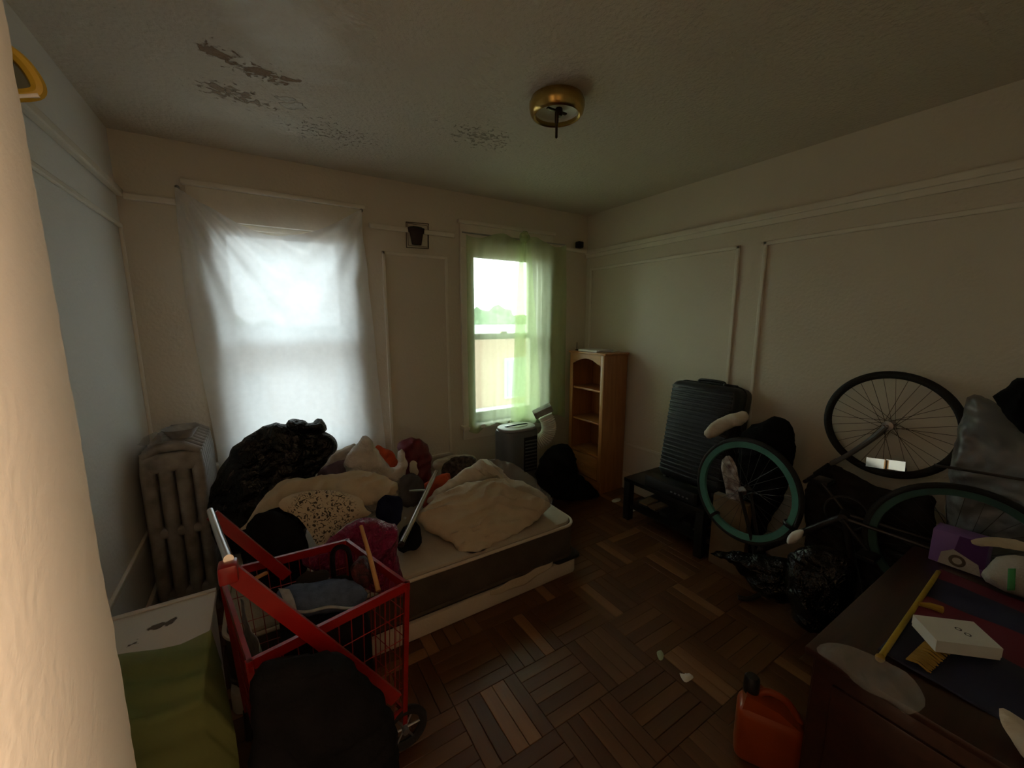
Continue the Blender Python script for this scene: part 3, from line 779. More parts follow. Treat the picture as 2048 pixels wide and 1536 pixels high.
tag(o, 'beige sheet edge poking out between mattress and box spring', 'sheet')
BZ = .352   # top of the mattress
bedtop = lambda q: BZ if q.y > by0 - .03 else None

def soft(name, label, cat, px, P0, N_, m, tf, tb, edge=.08, amp=.010, freq=12, seed=0, sp=.02, floor_=None, ridge=0.0, group=None, sm=1, parent=None, angle=70, folds=None):
    if folds is None: folds = .021 if m.name.endswith(('cloth', 'fleece', 'denim')) else (.014 if 'polythene' in m.name else .004)
    g_ = puff(px, P0, N_, tf, tb, edge, amp, freq, seed, min(sp, .014), floor_, ridge, sm, None, folds)
    if parent: return obj(name, g_, m, parent, angle=angle, label=label)
    return tag(obj(name, g_, m, angle=angle), label, cat, group)

# tied black rubbish sack
t = thing('rubbish_sack', 'big shiny black rubbish sack slumped on the bed in front of the white curtain', 'rubbish bag', (.0, 2.32, BZ))
soft('sack', None, None, [(418, 1000), (424, 960), (446, 925), (470, 890), (500, 868), (530, 852), (566, 845), (600, 846), (636, 858), (660, 872), (677, 886), (668, 908), (646, 934), (628, 960), (622, 1000), (618, 1050), (600, 1095), (520, 1112), (440, 1105), (420, 1060)],
     (0, 2.38, .6), (0, -1, .06), M['bag'], .11, .24, .26, .030, 7, 1, .016, BZ, .030, sm=2, parent=t)
soft('tied_neck', None, None, [(572, 850), (580, 838), (600, 836), (622, 846), (640, 838), (652, 848), (656, 862), (640, 868), (610, 868), (585, 862)],
     (.05, 2.30, 1.0), (0, -1, .2), M['bag'], .045, .06, .05, .02, 22, 2, .010, None, .02, parent=t)

# printed cream cloth and blanket on the heap
N_up = (0, -.62, .78)
soft('blanket', 'rumpled cream blanket beside the black rubbish sack', 'blanket', [(556, 968), (580, 956), (640, 953), (690, 944), (730, 940), (790, 960), (800, 985), (770, 1000), (735, 1012), (690, 1010), (640, 1000), (560, 1012), (530, 1020), (500, 1058), (474, 1062), (500, 1040), (515, 1010), (530, 990)],
     (.30, 1.98, .60), N_up, M['beige'], .025, .03, .05, .016, 9, 5, .016, None, .02)
g = puff([(556, 1002), (590, 985), (650, 978), (700, 988), (726, 998), (730, 1018), (748, 1028), (700, 1042), (672, 1066), (640, 1102), (614, 1056), (592, 1030), (560, 1020)], (.22, 1.86, .60), (0, -.72, .70), .014, .016, .03, .013, 11, 6, .012, None, .016)
prm = mat('printed_cream_cloth', (.52, .43, .31), .9, var=.05, bump=.2, bscale=80, spec=.1)
nt = prm.node_tree; N_, L_ = nt.nodes, nt.links
tc = N_.new('ShaderNodeTexCoord'); vo_ = N_.new('ShaderNodeTexNoise'); vo_.inputs['Scale'].default_value = 42; vo_.inputs['Detail'].default_value = 2; vo_.inputs['Distortion'].default_value = 2.5
L_.new(tc.outputs['Object'], vo_.inputs['Vector'])
sp_ = N_.new('ShaderNodeVectorMath'); sp_.operation = 'DISTANCE'; L_.new(tc.outputs['Object'], sp_.inputs[0]); sp_.inputs[1].default_value = (-.03, -.02, .10)
m1 = N_.new('ShaderNodeMapRange'); m1.inputs[1].default_value = .13; m1.inputs[2].default_value = .17; m1.inputs[3].default_value = 1; m1.inputs[4].default_value = 0; L_.new(sp_.outputs['Value'], m1.inputs[0])
m2 = N_.new('ShaderNodeMapRange'); m2.inputs[1].default_value = .545; m2.inputs[2].default_value = .575; L_.new(vo_.outputs['Fac'], m2.inputs[0])
mm = N_.new('ShaderNodeMath'); mm.operation = 'MULTIPLY'; L_.new(m1.outputs[0], mm.inputs[0]); L_.new(m2.outputs[0], mm.inputs[1])
mx = N_.new('ShaderNodeMix'); mx.data_type = 'RGBA'; L_.new(mm.outputs[0], mx.inputs[0])
bs_ = N_['Principled BSDF']; src = bs_.inputs['Base Color'].links[0].from_socket; L_.new(src, mx.inputs[6]); mx.inputs[7].default_value = (.06, .05, .04, 1)
L_.new(mx.outputs[2], bs_.inputs['Base Color'])
tag(obj('tote_bag', g, prm, angle=70), 'cream cloth bag with a black scribble print on the heap', 'tote bag')
soft('black_bundle', 'round matt black clothes bundle behind the red cart handle', 'clothes bundle', [(482, 1062), (500, 1038), (530, 1022), (556, 1020), (580, 1034), (604, 1056), (618, 1085), (616, 1120), (600, 1205), (540, 1214), (500, 1206), (480, 1120)],
     (.02, 1.86, .55), (0, -1, .1), M['blackmatte'], .06, .05, .12, .012, 8, 8, .018, BZ, sm=2)
soft('magenta_bag', 'shiny magenta plastic bag hanging over the front of the bed', 'plastic bag', [(600, 1112), (640, 1100), (668, 1068), (700, 1044), (728, 1034), (770, 1040), (798, 1048), (796, 1100), (800, 1140), (812, 1176), (808, 1200), (760, 1190), (700, 1170), (640, 1150), (606, 1134)],
     (.34, 1.665, .50), (0, -1, .22), M['magenta'], .035, .025, .05, .012, 12, 9, .014, None, .02)
soft('white_carrier_bag', 'crumpled white carrier bag standing open on the bed', 'carrier bag', [(686, 928), (700, 905), (716, 884), (728, 868), (742, 880), (750, 892), (764, 918), (786, 938), (800, 930), (794, 906), (806, 898), (814, 925), (812, 950), (806, 985), (796, 1044), (760, 1052), (720, 1046), (700, 980), (690, 950)],
     (.52, 2.36, .62), (0, -1, .05), M['wbag'], .06, .06, .10, .014, 10, 12, .013, BZ, .02)
soft('orange_garment', 'bright orange red garment stuffed in the white carrier bag', 'garment', [(750, 890), (770, 896), (790, 905), (800, 930), (796, 1020), (760, 1020), (752, 905)],
     (.56, 2.52, .76), (0, -1, 0), M['orange'], .025, .03, .04, .012, 18, 13, .010, BZ, .01)
soft('white_rag', 'pale rag between the black sack and the white carrier bag', 'rag', [(650, 930), (665, 905), (690, 893), (714, 886), (712, 905), (700, 960), (690, 1005), (655, 1005)],
     (.42, 2.72, .78), (0, -1, 0), M['cream'], .025, .03, .04, .014, 16, 14, .012, None, .012)
soft('purple_garment', 'dusty purple garment under the pale rag', 'garment', [(628, 948), (655, 928), (690, 915), (705, 930), (700, 1012), (660, 1012), (640, 970)],
     (.36, 2.645, .62), (0, -1, 0), M['purple'], .02, .02, .05, .012, 14, 15, .014, None, .01)
soft('crimson_jacket', 'dark crimson jacket heaped against the back wall on the bed', 'jacket', [(796, 890), (806, 878), (824, 873), (842, 880), (858, 892), (864, 915), (864, 950), (858, 975), (840, 985), (815, 980), (806, 950), (800, 920)],
     (.92, 2.62, .60), (0, -1, .15), M['crimson'], .07, .12, .09, .02, 12, 16, .014, BZ, .02)
soft('white_garment', 'small white scrap of cloth on the crimson jacket', 'garment', [(818, 928), (824, 920), (835, 924), (833, 934), (838, 946), (830, 956), (826, 944), (819, 946)], (.86, 2.505, .57), (0, -1, .15), M['cream'], .008, .008, .02, .006, 20, 17, .008)
soft('grey_garment', 'dark grey clothes between the white carrier bag and the chrome tube', 'garment', [(802, 950), (822, 945), (842, 955), (850, 975), (852, 1000), (820, 1020), (800, 1010), (798, 975)], (.70, 2.20, .50), (0, -1, .1), M['grey'], .03, .03, .07, .02, 12, 18, .014, BZ, .01)
soft('navy_bundle', 'dark navy blue clothes bundle in the middle of the bed', 'clothes bundle', [(750, 1004), (760, 992), (774, 988), (792, 992), (804, 1004), (804, 1035), (790, 1056), (768, 1050), (754, 1038), (750, 1020)], (.50, 1.86, .48), (0, -1, .4), M['navy'], .03, .02, .09, .018, 11, 19, .016, BZ, .01)
soft('black_garment', 'black garment flattened under the lower end of the chrome tube', 'garment', [(800, 1060), (830, 1040), (838, 1048), (842, 1070), (842, 1090), (830, 1102), (800, 1106), (792, 1085)], (.60, 1.90, .40), (0, -.6, .8), M['blackmatte'], .03, .05, .05, .008, 11, 20, .014, BZ)
soft('orange_scarf', 'orange cloth tucked behind the big pillow', 'scarf', [(846, 968), (866, 958), (880, 948), (898, 944), (902, 958), (900, 1000), (890, 1045), (856, 1045), (846, 1000), (846, 978)], (.92, 2.36, .50), (0, -1, .5), M['orange'], .03, .10, .04, .012, 16, 21, .012, BZ, .01)
soft('patterned_garment', 'dark brown patterned garment beyond the orange cloth', 'garment', [(880, 945), (896, 918), (920, 910), (952, 914), (950, 930), (950, 1000), (940, 1015), (896, 1015), (884, 980)], (1.15, 2.62, .46), (0, -1, .6), mat('brown_patterned_cloth', (.12, .08, .065), .9, var=.5, scale=40, col2=(.015, .01, .01)), .04, .09, .05, .014, 14, 22, .014, BZ)
soft('pale_cushion', 'flat pale cushion on the far side of the bed by the wall', 'cushion', [(862, 928), (880, 916), (905, 909), (935, 908), (955, 914), (950, 930), (900, 938), (868, 938)], (1.18, 2.80, .42), (0, -.7, .7), M['cream'], .03, .05, .05, .006, 9, 23, .016, BZ)
o = obj('scrap_strip', G().tube([AY(820, 978, 2.1), AY(862, 976, 2.1)], .008, 8), M['steel']); 
D.objects.remove(o)

# chrome tube with a short cross rod
ta, tb_ = AY(802, 1090, 1.83), AY(872, 944, 2.24)
t = thing('chrome_tube', 'straight chrome metal tube leaning across the clothes on the bed', 'metal tube', (ta.x, ta.y, BZ))
dirn = (tb_ - ta).normalized()
obj('tube', G().tube([ta, ta.lerp(tb_, .5), tb_], .0135, 14), M['chrome'], t)
obj('end_plug', G().tube([ta - dirn * .004, ta + dirn * .012], .0145, 14), M['bronze'], t)
obj('cross_rod', G().tube([AY(818, 982, 2.115), AY(858, 980, 2.13)], .006, 8), M['steel'], t)
obj('bolt', G().blob(AY(810, 1036, 1.95), (.008, .008, .008), 0, 1, 0, 2), M['steel'], t)

# big pillow, a second one folded on it, and clear wrapping
soft('pillow', 'large beige pillow lying across the front corner of the mattress', 'pillow', [(828, 1036), (852, 1008), (900, 975), (960, 958), (1030, 958), (1075, 978), (1098, 1000), (1100, 1016), (1070, 1045), (1020, 1075), (985, 1098), (962, 1118), (946, 1128), (930, 1112), (890, 1078), (850, 1052)],
     (1.02, 1.97, .50), (-.05, -.60, .80), M['beige'], .045, .13, .12, .012, 6, 25, .018, bedtop, .006, sm=1)
soft('folded_pillow', 'cream pillow folded on top of the large beige pillow', 'pillow', [(850, 1004), (872, 980), (905, 955), (940, 932), (968, 915), (990, 926), (1008, 948), (1030, 972), (1015, 975), (985, 955), (960, 962), (920, 975), (880, 996), (862, 1008)],
     (1.08, 2.17, .58), (-.05, -.8, .6), M['cream'], .045, .10, .05, .010, 8, 26, .012, None, .006)
soft('plastic_wrapping', 'crinkled clear plastic wrapping over the folded cream pillow', 'plastic bag', [(966, 914), (990, 920), (1018, 924), (1034, 930), (1050, 942), (1070, 955), (1074, 968), (1090, 982), (1104, 996), (1102, 1008), (1076, 992), (1052, 985), (1030, 978), (1008, 955), (988, 934)],
     (1.30, 1.99, .73), (-.05, -.7, .7), M['clear'], .025, .02, .035, .018, 16, 27, .010, None, .02)

# ================================================================== AIR CONDITIONER, SACK, BOOKSHELF
t = thing('portable_air_conditioner', 'grey portable air conditioner on the floor below the green curtain', 'air conditioner', (1.78, 2.84, 0))
ax0, ax1, ay0, ay1 = 1.59, 1.945, 2.62, 2.865
obj('body', slab(ax0, ax1, ay0, ay1, .10, .02, .655, .03, 8), M['acgrey'], t)
obj('top_rim', slab(ax0 + .008, ax1 - .008, ay0 + .008, ay1 - .008, .11, .645, .675, .016, 8), M['aclight'], t)
obj('top_tray', slab(ax0 + .07, ax1 - .07, ay0 + .06, ay1 - .06, .08, .672, .679, .003, 8), mat('tray_shine', (.5, .5, .5), .15), t)
obj('front_grille', G().rbox(ax0 + .17, ax1 - .05, ay0 - .006, ay0 + .02, .30, .60, .01), M['black'], t)
for i in range(9): obj('grille_slat', G().rbox(ax0 + .18, ax1 - .06, ay0 - .010, ay0, .32 + i * .03, .332 + i * .03, .002), M['acgrey'], t)
for x in (ax0 + .06, ax1 - .06):
    for y in (ay0 + .06, ay1 - .06): obj('castor', G().tube([(x - .012, y, .02), (x + .012, y, .02)], .02, 12), M['black'], t)
path = [Vector(p) for p in ((1.955, 2.83, .47), (2.00, 2.79, .48), (2.06, 2.74, .52), (2.09, 2.72, .59), (2.085, 2.72, .66), (2.065, 2.74, .72))]
def spline(P, n=10):
    out = []
    for i in range(len(P) - 1):
        p0, p1, p2, p3 = P[max(i - 1, 0)], P[i], P[i + 1], P[min(i + 2, len(P) - 1)]
        for k in range(n):
            s = k / n; out.append(.5 * ((2 * p1) + (p2 - p0) * s + (2 * p0 - 5 * p1 + 4 * p2 - p3) * s * s + (3 * p1 - p0 - 3 * p2 + p3) * s ** 3))
    return out + [P[-1]]
hp = spline(path, 10)
hz = obj('exhaust_hose', G().tube(hp, [.060 + .006 * math.cos(i * math.pi) for i in range(len(hp))], 20), M['hose'], t)
nz_ = G().rbox(-.085, .085, -.04, .04, -.03, .03, .008).xf(Matrix.Translation((2.045, 2.75, .765)) @ Matrix.Rotation(math.radians(-28), 4, 'Y') @ Matrix.Rotation(math.radians(-25), 4, 'Z'))
obj('hose_nozzle', nz_, M['iron'], hz)

soft('black_sack', 'matt black sack of clothes on the floor between air conditioner and bookshelf', 'bag', [(1078, 945), (1088, 912), (1108, 892), (1130, 884), (1146, 905), (1150, 940), (1178, 965), (1196, 985), (1190, 1000), (1150, 1003), (1110, 1000), (1085, 985), (1074, 950)],
     (2.12, 2.50, .2), (0, -1, .1), M['blackmatte'], .10, .12, .14, .014, 8, 30, .02, .001, sm=1)

sx0, sx1, sy0, sy1, sz = 2.485, 2.760, 2.455, 2.900, 1.268
t = thing('bookshelf', 'narrow honey pine bookshelf with an arched front standing against the right wall', 'bookshelf', ((sx0 + sx1) / 2, (sy0 + sy1) / 2, 0))
obj('side_panel', G().rbox(sx0, sx1, sy0, sy0 + .018, 0, sz - .02, .003), M['pine'], t)
obj('side_panel', G().rbox(sx0, sx1, sy1 - .018, sy1, 0, sz - .02, .003), M['pine'], t)
obj('back_panel', G().box(sx1 - .010, sx1 - .002, sy0 + .018, sy1 - .018, .05, sz - .02), M['pine'], t, smooth=False)
obj('top', G().rbox(sx0 - .022, sx1, sy0 - .018, sy1 + .018, sz - .02, sz, .006), M['pineh'], t)
for z in (.935, .640, .335): obj('shelf', G().rbox(sx0 + .006, sx1 - .01, sy0 + .018, sy1 - .018, z - .018, z, .003), M['pineh'], t)
obj('stile', G().rbox(sx0 - .014, sx0 + .002, sy0, sy0 + .042, .10, sz - .02, .003), M['pine'], t)
obj('stile', G().rbox(sx0 - .014, sx0 + .002, sy1 - .042, sy1, .10, sz - .02, .003), M['pine'], t)
ya, yb = sy0 + .042, sy1 - .042
arch = [(ya, sz - .02), (ya, sz - .115)] + [(ya + (yb - ya) * i / 14, sz - .115 + .055 * math.sin(math.pi * i / 14)) for i in range(1, 14)] + [(yb, sz - .115), (yb, sz - .02)]
obj('arched_rail', G().prism(arch, 'X', sx0 - .014, sx0 + .002), M['pineh'], t)
o = obj('base_drawer', G().rbox(sx0 - .016, sx0 + .15, sy0 + .042, sy1 - .042, .115, .312, .005), M['pineh'], t)
obj('knob', G().blob((sx0 - .026, (sy0 + sy1) / 2, .21), (.014, .014, .014), 0, 1, 0, 2), M['pine'], o)
obj('plinth', G().rbox(sx0 - .004, sx0 + .014, sy0 + .018, sy1 - .018, .0, .10, .004), M['pineh'], t)
o = thing('notebook', 'white notebook lying on the bookshelf top', 'book', (2.58, 2.66, sz))
obj('pages', G().rbox(2.48, 2.68, 2.56, 2.80, sz + .0004, sz + .014, .002), M['paper'], o)
obj('cover', G().rbox(2.478, 2.682, 2.558, 2.802, sz + .014, sz + .018, .001), M['white'], o)
tag(obj('ruler', G().bar((2.60, 2.50, sz + .006), (2.74, 2.56, sz + .006), .02, .004), M['paper'], smooth=False), 'thin pale ruler on the bookshelf top near its front corner', 'ruler')
a_ = thing('antenna', 'short dark antenna standing on the bookshelf top', 'antenna', (2.52, 2.865, sz))
obj('base', G().lathe([(0, 0), (.014, 0), (.014, .01), (0, .012)], (2.52, 2.865, sz + .0004), 16), M['black'], a_)
obj('rod', G().tube([(2.52, 2.865, sz + .008), (2.52, 2.865, sz + .075)], .003, 6), M['black'], a_)

# ================================================================== RED CART AND WHAT IS IN IT
RZ = .66
FL, BLc, BRc, FR = AZ(500, 1330, RZ), AZ(442, 1150, RZ), AZ(694, 1086, RZ), AZ(813, 1172, RZ)
t = thing('folding_cart', 'red metal folding shopping cart with a chrome handle, parked in front of the bed', 'cart', (.08, 1.40, 0))
def rim_bar(a, b, w=.012, h=.030): return G().bar(a, b, w, h)
ol = lambda a, b, e=.01: (a + (a - b).normalized() * e, b + (b - a).normalized() * e)
for a, b in ((FL, FR), (FR, BRc), (BRc, BLc), (BLc, FL)): obj('basket_rim', rim_bar(*ol(a, b)), M['red'], t)
feet = [Vector((p.x * .9 + .012, 1.40 + (p.y - 1.40) * .85, .0)) for p in (FL, BLc, BRc, FR)]
for p, q in zip((FL, BLc, BRc, FR), feet): obj('corner_post', G().bar(p, Vector((q.x, q.y, .11)), .020, .016, (1, 0, 0)), M['red'], t)
low = [Vector((q.x, q.y, .16)) for q in feet]
for i in range(4): obj('lower_rim', rim_bar(*ol(low[i], low[(i + 1) % 4]), .010, .022), M['red'], t)
g = G(); top4 = (FL, BLc, BRc, FR)
for i in range(4):
    a, b, c_, d_ = top4[i], top4[(i + 1) % 4], low[(i + 1) % 4], low[i]
    for k in range(1, 12): g.tube([a.lerp(b, k / 12), d_.lerp(c_, k / 12)], .0016, 4)
    for k in range(1, 5): g.tube([a.lerp(d_, k / 5), b.lerp(c_, k / 5)], .0018, 4)
for k in range(1, 10): g.tube([low[0].lerp(low[1], k / 10), low[3].lerp(low[2], k / 10)], .0018, 4)
obj('wire_mesh', g, M['red'], t, kind='stuff')
na, nb = AY(450, 1135, 1.115), AY(792, 1398, 1.115)
fa, fb = AY(424, 1029, 1.56), AY(574, 1152, 1.56)
obj('handle_arm', G().bar(na, nb, .012, .040, (1, 0, 1)), M['red'], t)
obj('handle_arm', G().bar(fa, fb, .012, .036, (1, 0, 1)), M['red'], t)
obj('handle_bar', G().tube([AY(421, 1022, 1.575), AY(440, 1075, 1.34), AY(457, 1118, 1.12)], .011, 12), M['chrome'], t)
obj('handle_clamp', G().rbox(na.x - .014, na.x + .026, 1.09, 1.135, na.z - .035, na.z + .012, .006), M['red'], t)
for q in (feet[0], feet[1]):
    obj('foot_cap', G().tube([(q.x, q.y, .0), (q.x, q.y, .12)], [.016, .014], 10), M['black'], t)
for q, s in ((feet[3], -1), (feet[2], 1)):
    w = obj('wheel', G().ring((q.x, q.y, .085), (0, 1, 0), .070, .015, 32, 8), M['rubber'], t)
    gg = G()
    for k in range(6):
        an = k * math.pi / 3; gg.tube([(q.x, q.y, .085), (q.x + .062 * math.cos(an), q.y, .085 + .062 * math.sin(an))], .004, 6)
    obj('hub', gg.tube([(q.x, q.y - .02, .085), (q.x, q.y + .02, .085)], .012, 10), M['steel'], w)

# contents of the cart
def heap(u, v, z0, amp, seed, ins=.03):
    p = FL.lerp(FR, ins + (1 - 2 * ins) * u).lerp(BLc.lerp(BRc, ins + (1 - 2 * ins) * u), ins + (1 - 2 * ins) * v)
    return p
c0 = (FL + FR + BRc + BLc) / 4
t = thing('holdall', 'black cloth holdall filling the red cart basket', 'bag', (c0.x, c0.y, .165))
obj('body', G().rbox(c0.x - .100, c0.x + .165, c0.y - .17, c0.y + .17, .168, .585, .06, 4), M['blackmatte'], t)
obj('strap', G().tube(spline([Vector((c0.x + .085, c0.y + .10, .58)), Vector((c0.x + .09, c0.y + .105, .70)), Vector((c0.x + .135, c0.y + .07, .71)), Vector((c0.x + .14, c0.y + .06, .58))], 8), .009, 8), M['blackmatte'], t)
soft('denim_shorts', 'folded faded blue denim shorts lying on the black holdall in the cart', 'shorts', [(546, 1186), (575, 1170), (620, 1166), (660, 1158), (700, 1158), (728, 1172), (738, 1192), (720, 1208), (690, 1218), (650, 1222), (610, 1228), (580, 1222), (556, 1206)],
     (.12, 1.28, .635), (0, -.25, .97), M['denim'], .022, .045, .05, .012, 11, 40, .012, .587, .01)
o = obj('waistband', G().grid(lambda u, v: AP(556 + 22 * v + 26 * u - 10 * u * u, 1176 + 48 * u + 2 * v, Vector((.12, 1.28, .664 - .012 * (1 - v))), Vector((0, -.25, .97))), 16, 3), M['denimlight'], D.objects['denim_shorts'], angle=180, label='pale waistband', solid=.004)
obj('hem', G().grid(lambda u, v: AP(590 + 130 * u, 1219 - 10 * u + 5 * v + 3 * math.sin(u * 9), Vector((.12, 1.28, .653)), Vector((0, -.25, .97))), 24, 2), M['denimlight'], D.objects['denim_shorts'], angle=180, label='frayed pale hem', solid=.004)
sa, sb = AY(722, 1052, 1.52), AY(757, 1182, 1.30)
o = obj('wooden_stick', G().tube([sb, sb.lerp(sa, .5) + Vector((.002, 0, 0)), sa], [.0085, .008, .007], 10), M['stick']); tag(o, 'thin pale wooden stick leaning in the red cart basket', 'stick')
tag(obj('clothes_peg', G().rbox(-.024, .024, -.006, .006, -.005, .005, .002).xf(Matrix.Translation(AZ(520, 1152, .678)) @ Matrix.Rotation(.45, 4, 'Z')), M['stick']), 'small pale wooden peg on the back rim of the red cart', 'clothes peg')
soft('dark_garment', 'dark brown garment bunched at the back of the red cart basket', 'garment', [(588, 1164), (604, 1148), (640, 1140), (658, 1140), (664, 1152), (650, 1164), (610, 1172)], (.10, 1.46, .61), (0, -.3, .95), mat('dark_brown_cloth', (.022, .015, .012), .9, var=.3, bump=.3), .02, .04, .04, .012, 12, 42, .014, .587)
soft('red_net_bag', 'dark red net bag of small things at the right of the cart basket', 'net bag', [(700, 1130), (726, 1108), (740, 1120), (744, 1160), (738, 1180), (716, 1176), (702, 1156)], (.20, 1.40, .66), (0, -.6, .8), mat('dark_red_net', (.10, .012, .014), .6, var=.6, scale=60, bump=.8, bscale=120), .03, .05, .05, .012, 20, 43, .010, .587)
# grey liner hanging at the left of the cart
def liner(u, v):
    p = FL.lerp(BLc, .10 + .55 * u) + Vector((.030, .004, -.012 - .24 * v))
    return p + Vector((.012 * noise.noise(Vector((u * 4, v * 5, 3))) + .006 * math.sin(u * 22 + v * 3) * v + .008 * v, 0, .012 * math.sin(u * 9)))
tag(obj('grey_plastic_liner', G().grid(liner, 40, 30), M['cloudy'], angle=180, solid=.002), 'cloudy plastic bag hanging inside the left rim of the red cart', 'plastic bag')
# black bag on the floor in front of the cart
soft('floor_bag', 'large black bag on the floor in front of the red cart', 'bag', [(510, 1345), (560, 1320), (640, 1310), (700, 1320), (760, 1370), (790, 1430), (800, 1536), (800, 1680), (520, 1700), (500, 1560), (500, 1420)],
     (.09, .94, .2), (0, -1, .15), M['blackmatte'], .06, .10, .12, .012, 7, 45, .02, .001)

# ================================================================== WHITE CABINET WITH GREEN THROW
kx0, kx1, ky0, ky1, kz = LX + .03, -.205, 1.165, 1.66, .60
t = thing('low_cabinet', 'scuffed white low cabinet by the left wall, half covered by a green cloth', 'cabinet', ((kx0 + kx1) / 2, (ky0 + ky1) / 2, 0))
obj('body', G().rbox(kx0, kx1 - .008, ky0 + .01, ky1, .0, kz - .022, .004), M['grub'], t)
tp_ = plaster('stained_white_board', (.60, .56, .50), .1, (((.045, .13, .6), (.05, .03, .2), (.10, .075, .055), 30, .30), ((-.01, .08, .6), (.025, .03, .2), (.16, .12, .09), 40, .32)))
obj('top', G().rbox(kx0 - .004, kx1, ky0, ky1 + .004, kz - .022, kz, .003), tp_, t)
obj('back_lip', G().rbox(kx0, kx1, ky1 - .016, ky1 + .003, kz, kz + .006, .002), M['grub'], t)
def throw(u, v):
    # v runs from the cloth's far edge on the top, over the front edge and down; u from wall to the open side
    x = kx0 + .012 + u * (.50)
    far_y = 1.40 + .02 * u + .02 * math.sin(u * 7)
    fold = .016 * math.sin(v * 46 - u * 3.0 + 3.0 * noise.noise(Vector((u * 2.2, v * 5, 0)))) * (.4 + .6 * noise.noise(Vector((u * 2, v * 3, 7))) ** 2 * 4) + .010 * noise.noise(Vector((u * 5, v * 16, 2)))
    over = max(0.0, x - kx1 - .004)
    L_top = far_y - (ky0 - .012); s = v * (L_top + .52)
    if s < L_top:
        y = far_y - s; z = max(kz + .017 + fold, kz + .009)
    else:
        d = s - L_top; y = min(ky0 - .030 + .9 * fold * min(1, d * 8) - .012 * min(1, d * 3), ky0 - .010); z = kz + .012 - d
        z = max(z, .03)
    if over > 0:
        kk = .06 + .32 * min(1, max(0, (1.42 - y) / .30)); xo = kx1 + .008 + kk * over; dz = over * .9 * (1 - .3 * v)
        z = max(z - dz + .004, .03); x = xo
    return Vector((x, y, z))
o = obj('green_throw', G().grid(throw, 70, 110), M['gthrow'], angle=180); tag(o, 'thin crumpled green cloth draped over the white low cabinet', 'cloth')
tag(obj('torn_paper', puff([(402, 1098), (414, 1088), (424, 1090), (418, 1100), (408, 1106)], (-.24, 1.70, .66), (0, -1, .2), .004, .004, .01, .002, 20, 50, .006), M['paper']), 'torn scrap of paper caught behind the cart handle', 'paper')
D.objects.remove(D.objects['torn_paper'])

# ================================================================== TV BENCH, SUITCASE, BACKPACK
vx0, vx1, vy0, vy1, vz = 2.32, 2.755, 1.38, 2.05, .34
t = thing('tv_bench', 'low black open tv bench along the right wall', 'tv bench', ((vx0 + vx1) / 2, (vy0 + vy1) / 2, 0))
obj('top', G().rbox(vx0, vx1, vy0, vy1, vz - .03, vz, .004), M['black'], t)
obj('shelf', G().rbox(vx0 + .02, vx1 - .01, vy0 + .02, vy1 - .02, .10, .12, .003), M['black'], t)
for x in (vx0 + .03, vx1 - .03):
    for y in (vy0 + .03, vy1 - .03): obj('leg', G().rbox(x - .028, x + .028, y - .028, y + .028, 0, vz - .03, .004), M['black'], t)
t = thing('stereo_unit', 'flat black stereo unit on the tv bench in front of the suitcase', 'stereo', (2.38, 1.62, vz))
obj('case', G().rbox(2.33, 2.42, 1.44, 1.86, vz + .0004, vz + .085, .006), M['black'], t)
obj('front_panel', G().rbox(2.325, 2.332, 1.46, 1.84, vz + .01, vz + .075, .003), M['suit'], t)
for i in range(5): obj('button', G().rbox(2.320, 2.327, 1.50 + i * .03, 1.515 + i * .03, vz + .03, vz + .04, .002), M['steel'], t)
rs = random.Random(21)
for i in range(6):
    y = 1.475 + .092 * i; w = rs.uniform(.06, .075); z = .1206
    for k in range(rs.choice((2, 3, 4))):
        g = G().rbox(-.07, .07, -w / 2, w / 2, 0, .014, .002).xf(Matrix.Translation((2.49 + rs.uniform(-.012, .012), y, z)) @ Matrix.Rotation(rs.uniform(-.1, .1), 4, 'Z'))
        o = obj('disc_case', g, rs.choice((M['black'], M['grey'], M['paper'], M['suit'], M['card'])), smooth=False)
        cn = {'black_plastic': 'glossy black', 'black_cloth': 'matt black', 'grey_cloth': 'dark grey', 'white_paper': 'white paper covered', 'black_hard_shell': 'blue black', 'brown_cardboard': 'brown card'}[o.data.materials[0].name]
        tag(o, cn + ' disc case in the untidy piles on the tv bench shelf', 'disc case', cn + ' disc cases on the bench shelf'); z += .0145
def scrap(name, label, cat, px, Z, m, seed, group=None, th=.004):
    g_ = puff(px, (AZ(px[0][0], px[0][1], Z)), (0, 0, 1), th, .001, .02, .006, 25, seed, .008, Z + .0005, .006)
    return tag(obj(name, g_, m, angle=70), label, cat, group)
scrap('paper_scrap', 'white paper bag end on the floor under the tv bench front', 'paper', [(1252, 1008), (1274, 1012), (1272, 1024), (1250, 1020)], .001, M['paper'], 61)
scrap('paper_scrap', 'pale leaflet on the floor beside the bookshelf foot', 'paper', [(1222, 1000), (1240, 994), (1242, 1002), (1226, 1006)], .001, M['paper'], 62)
scrap('paper_scrap', 'greenish crumpled paper scrap on the parquet near the torn white one', 'paper', [(1313, 1303), (1322, 1300), (1328, 1308), (1326, 1320), (1319, 1322), (1314, 1311)], .001, mat('greenish_paper', (.42, .50, .34), .8), 63, th=.012)
scrap('paper_scrap', 'torn white paper scrap lying on the open parquet', 'paper', [(1358, 1344), (1366, 1350), (1378, 1346), (1389, 1354), (1380, 1362), (1370, 1366), (1362, 1356)], .001, M['paper'], 64, th=.012)
scrap('paper_scrap', 'narrow pale paper strip on the floor under the teal wheel', 'paper', [(1398, 1072), (1416, 1076), (1436, 1088), (1428, 1092), (1406, 1084)], .001, M['beige'], 65)

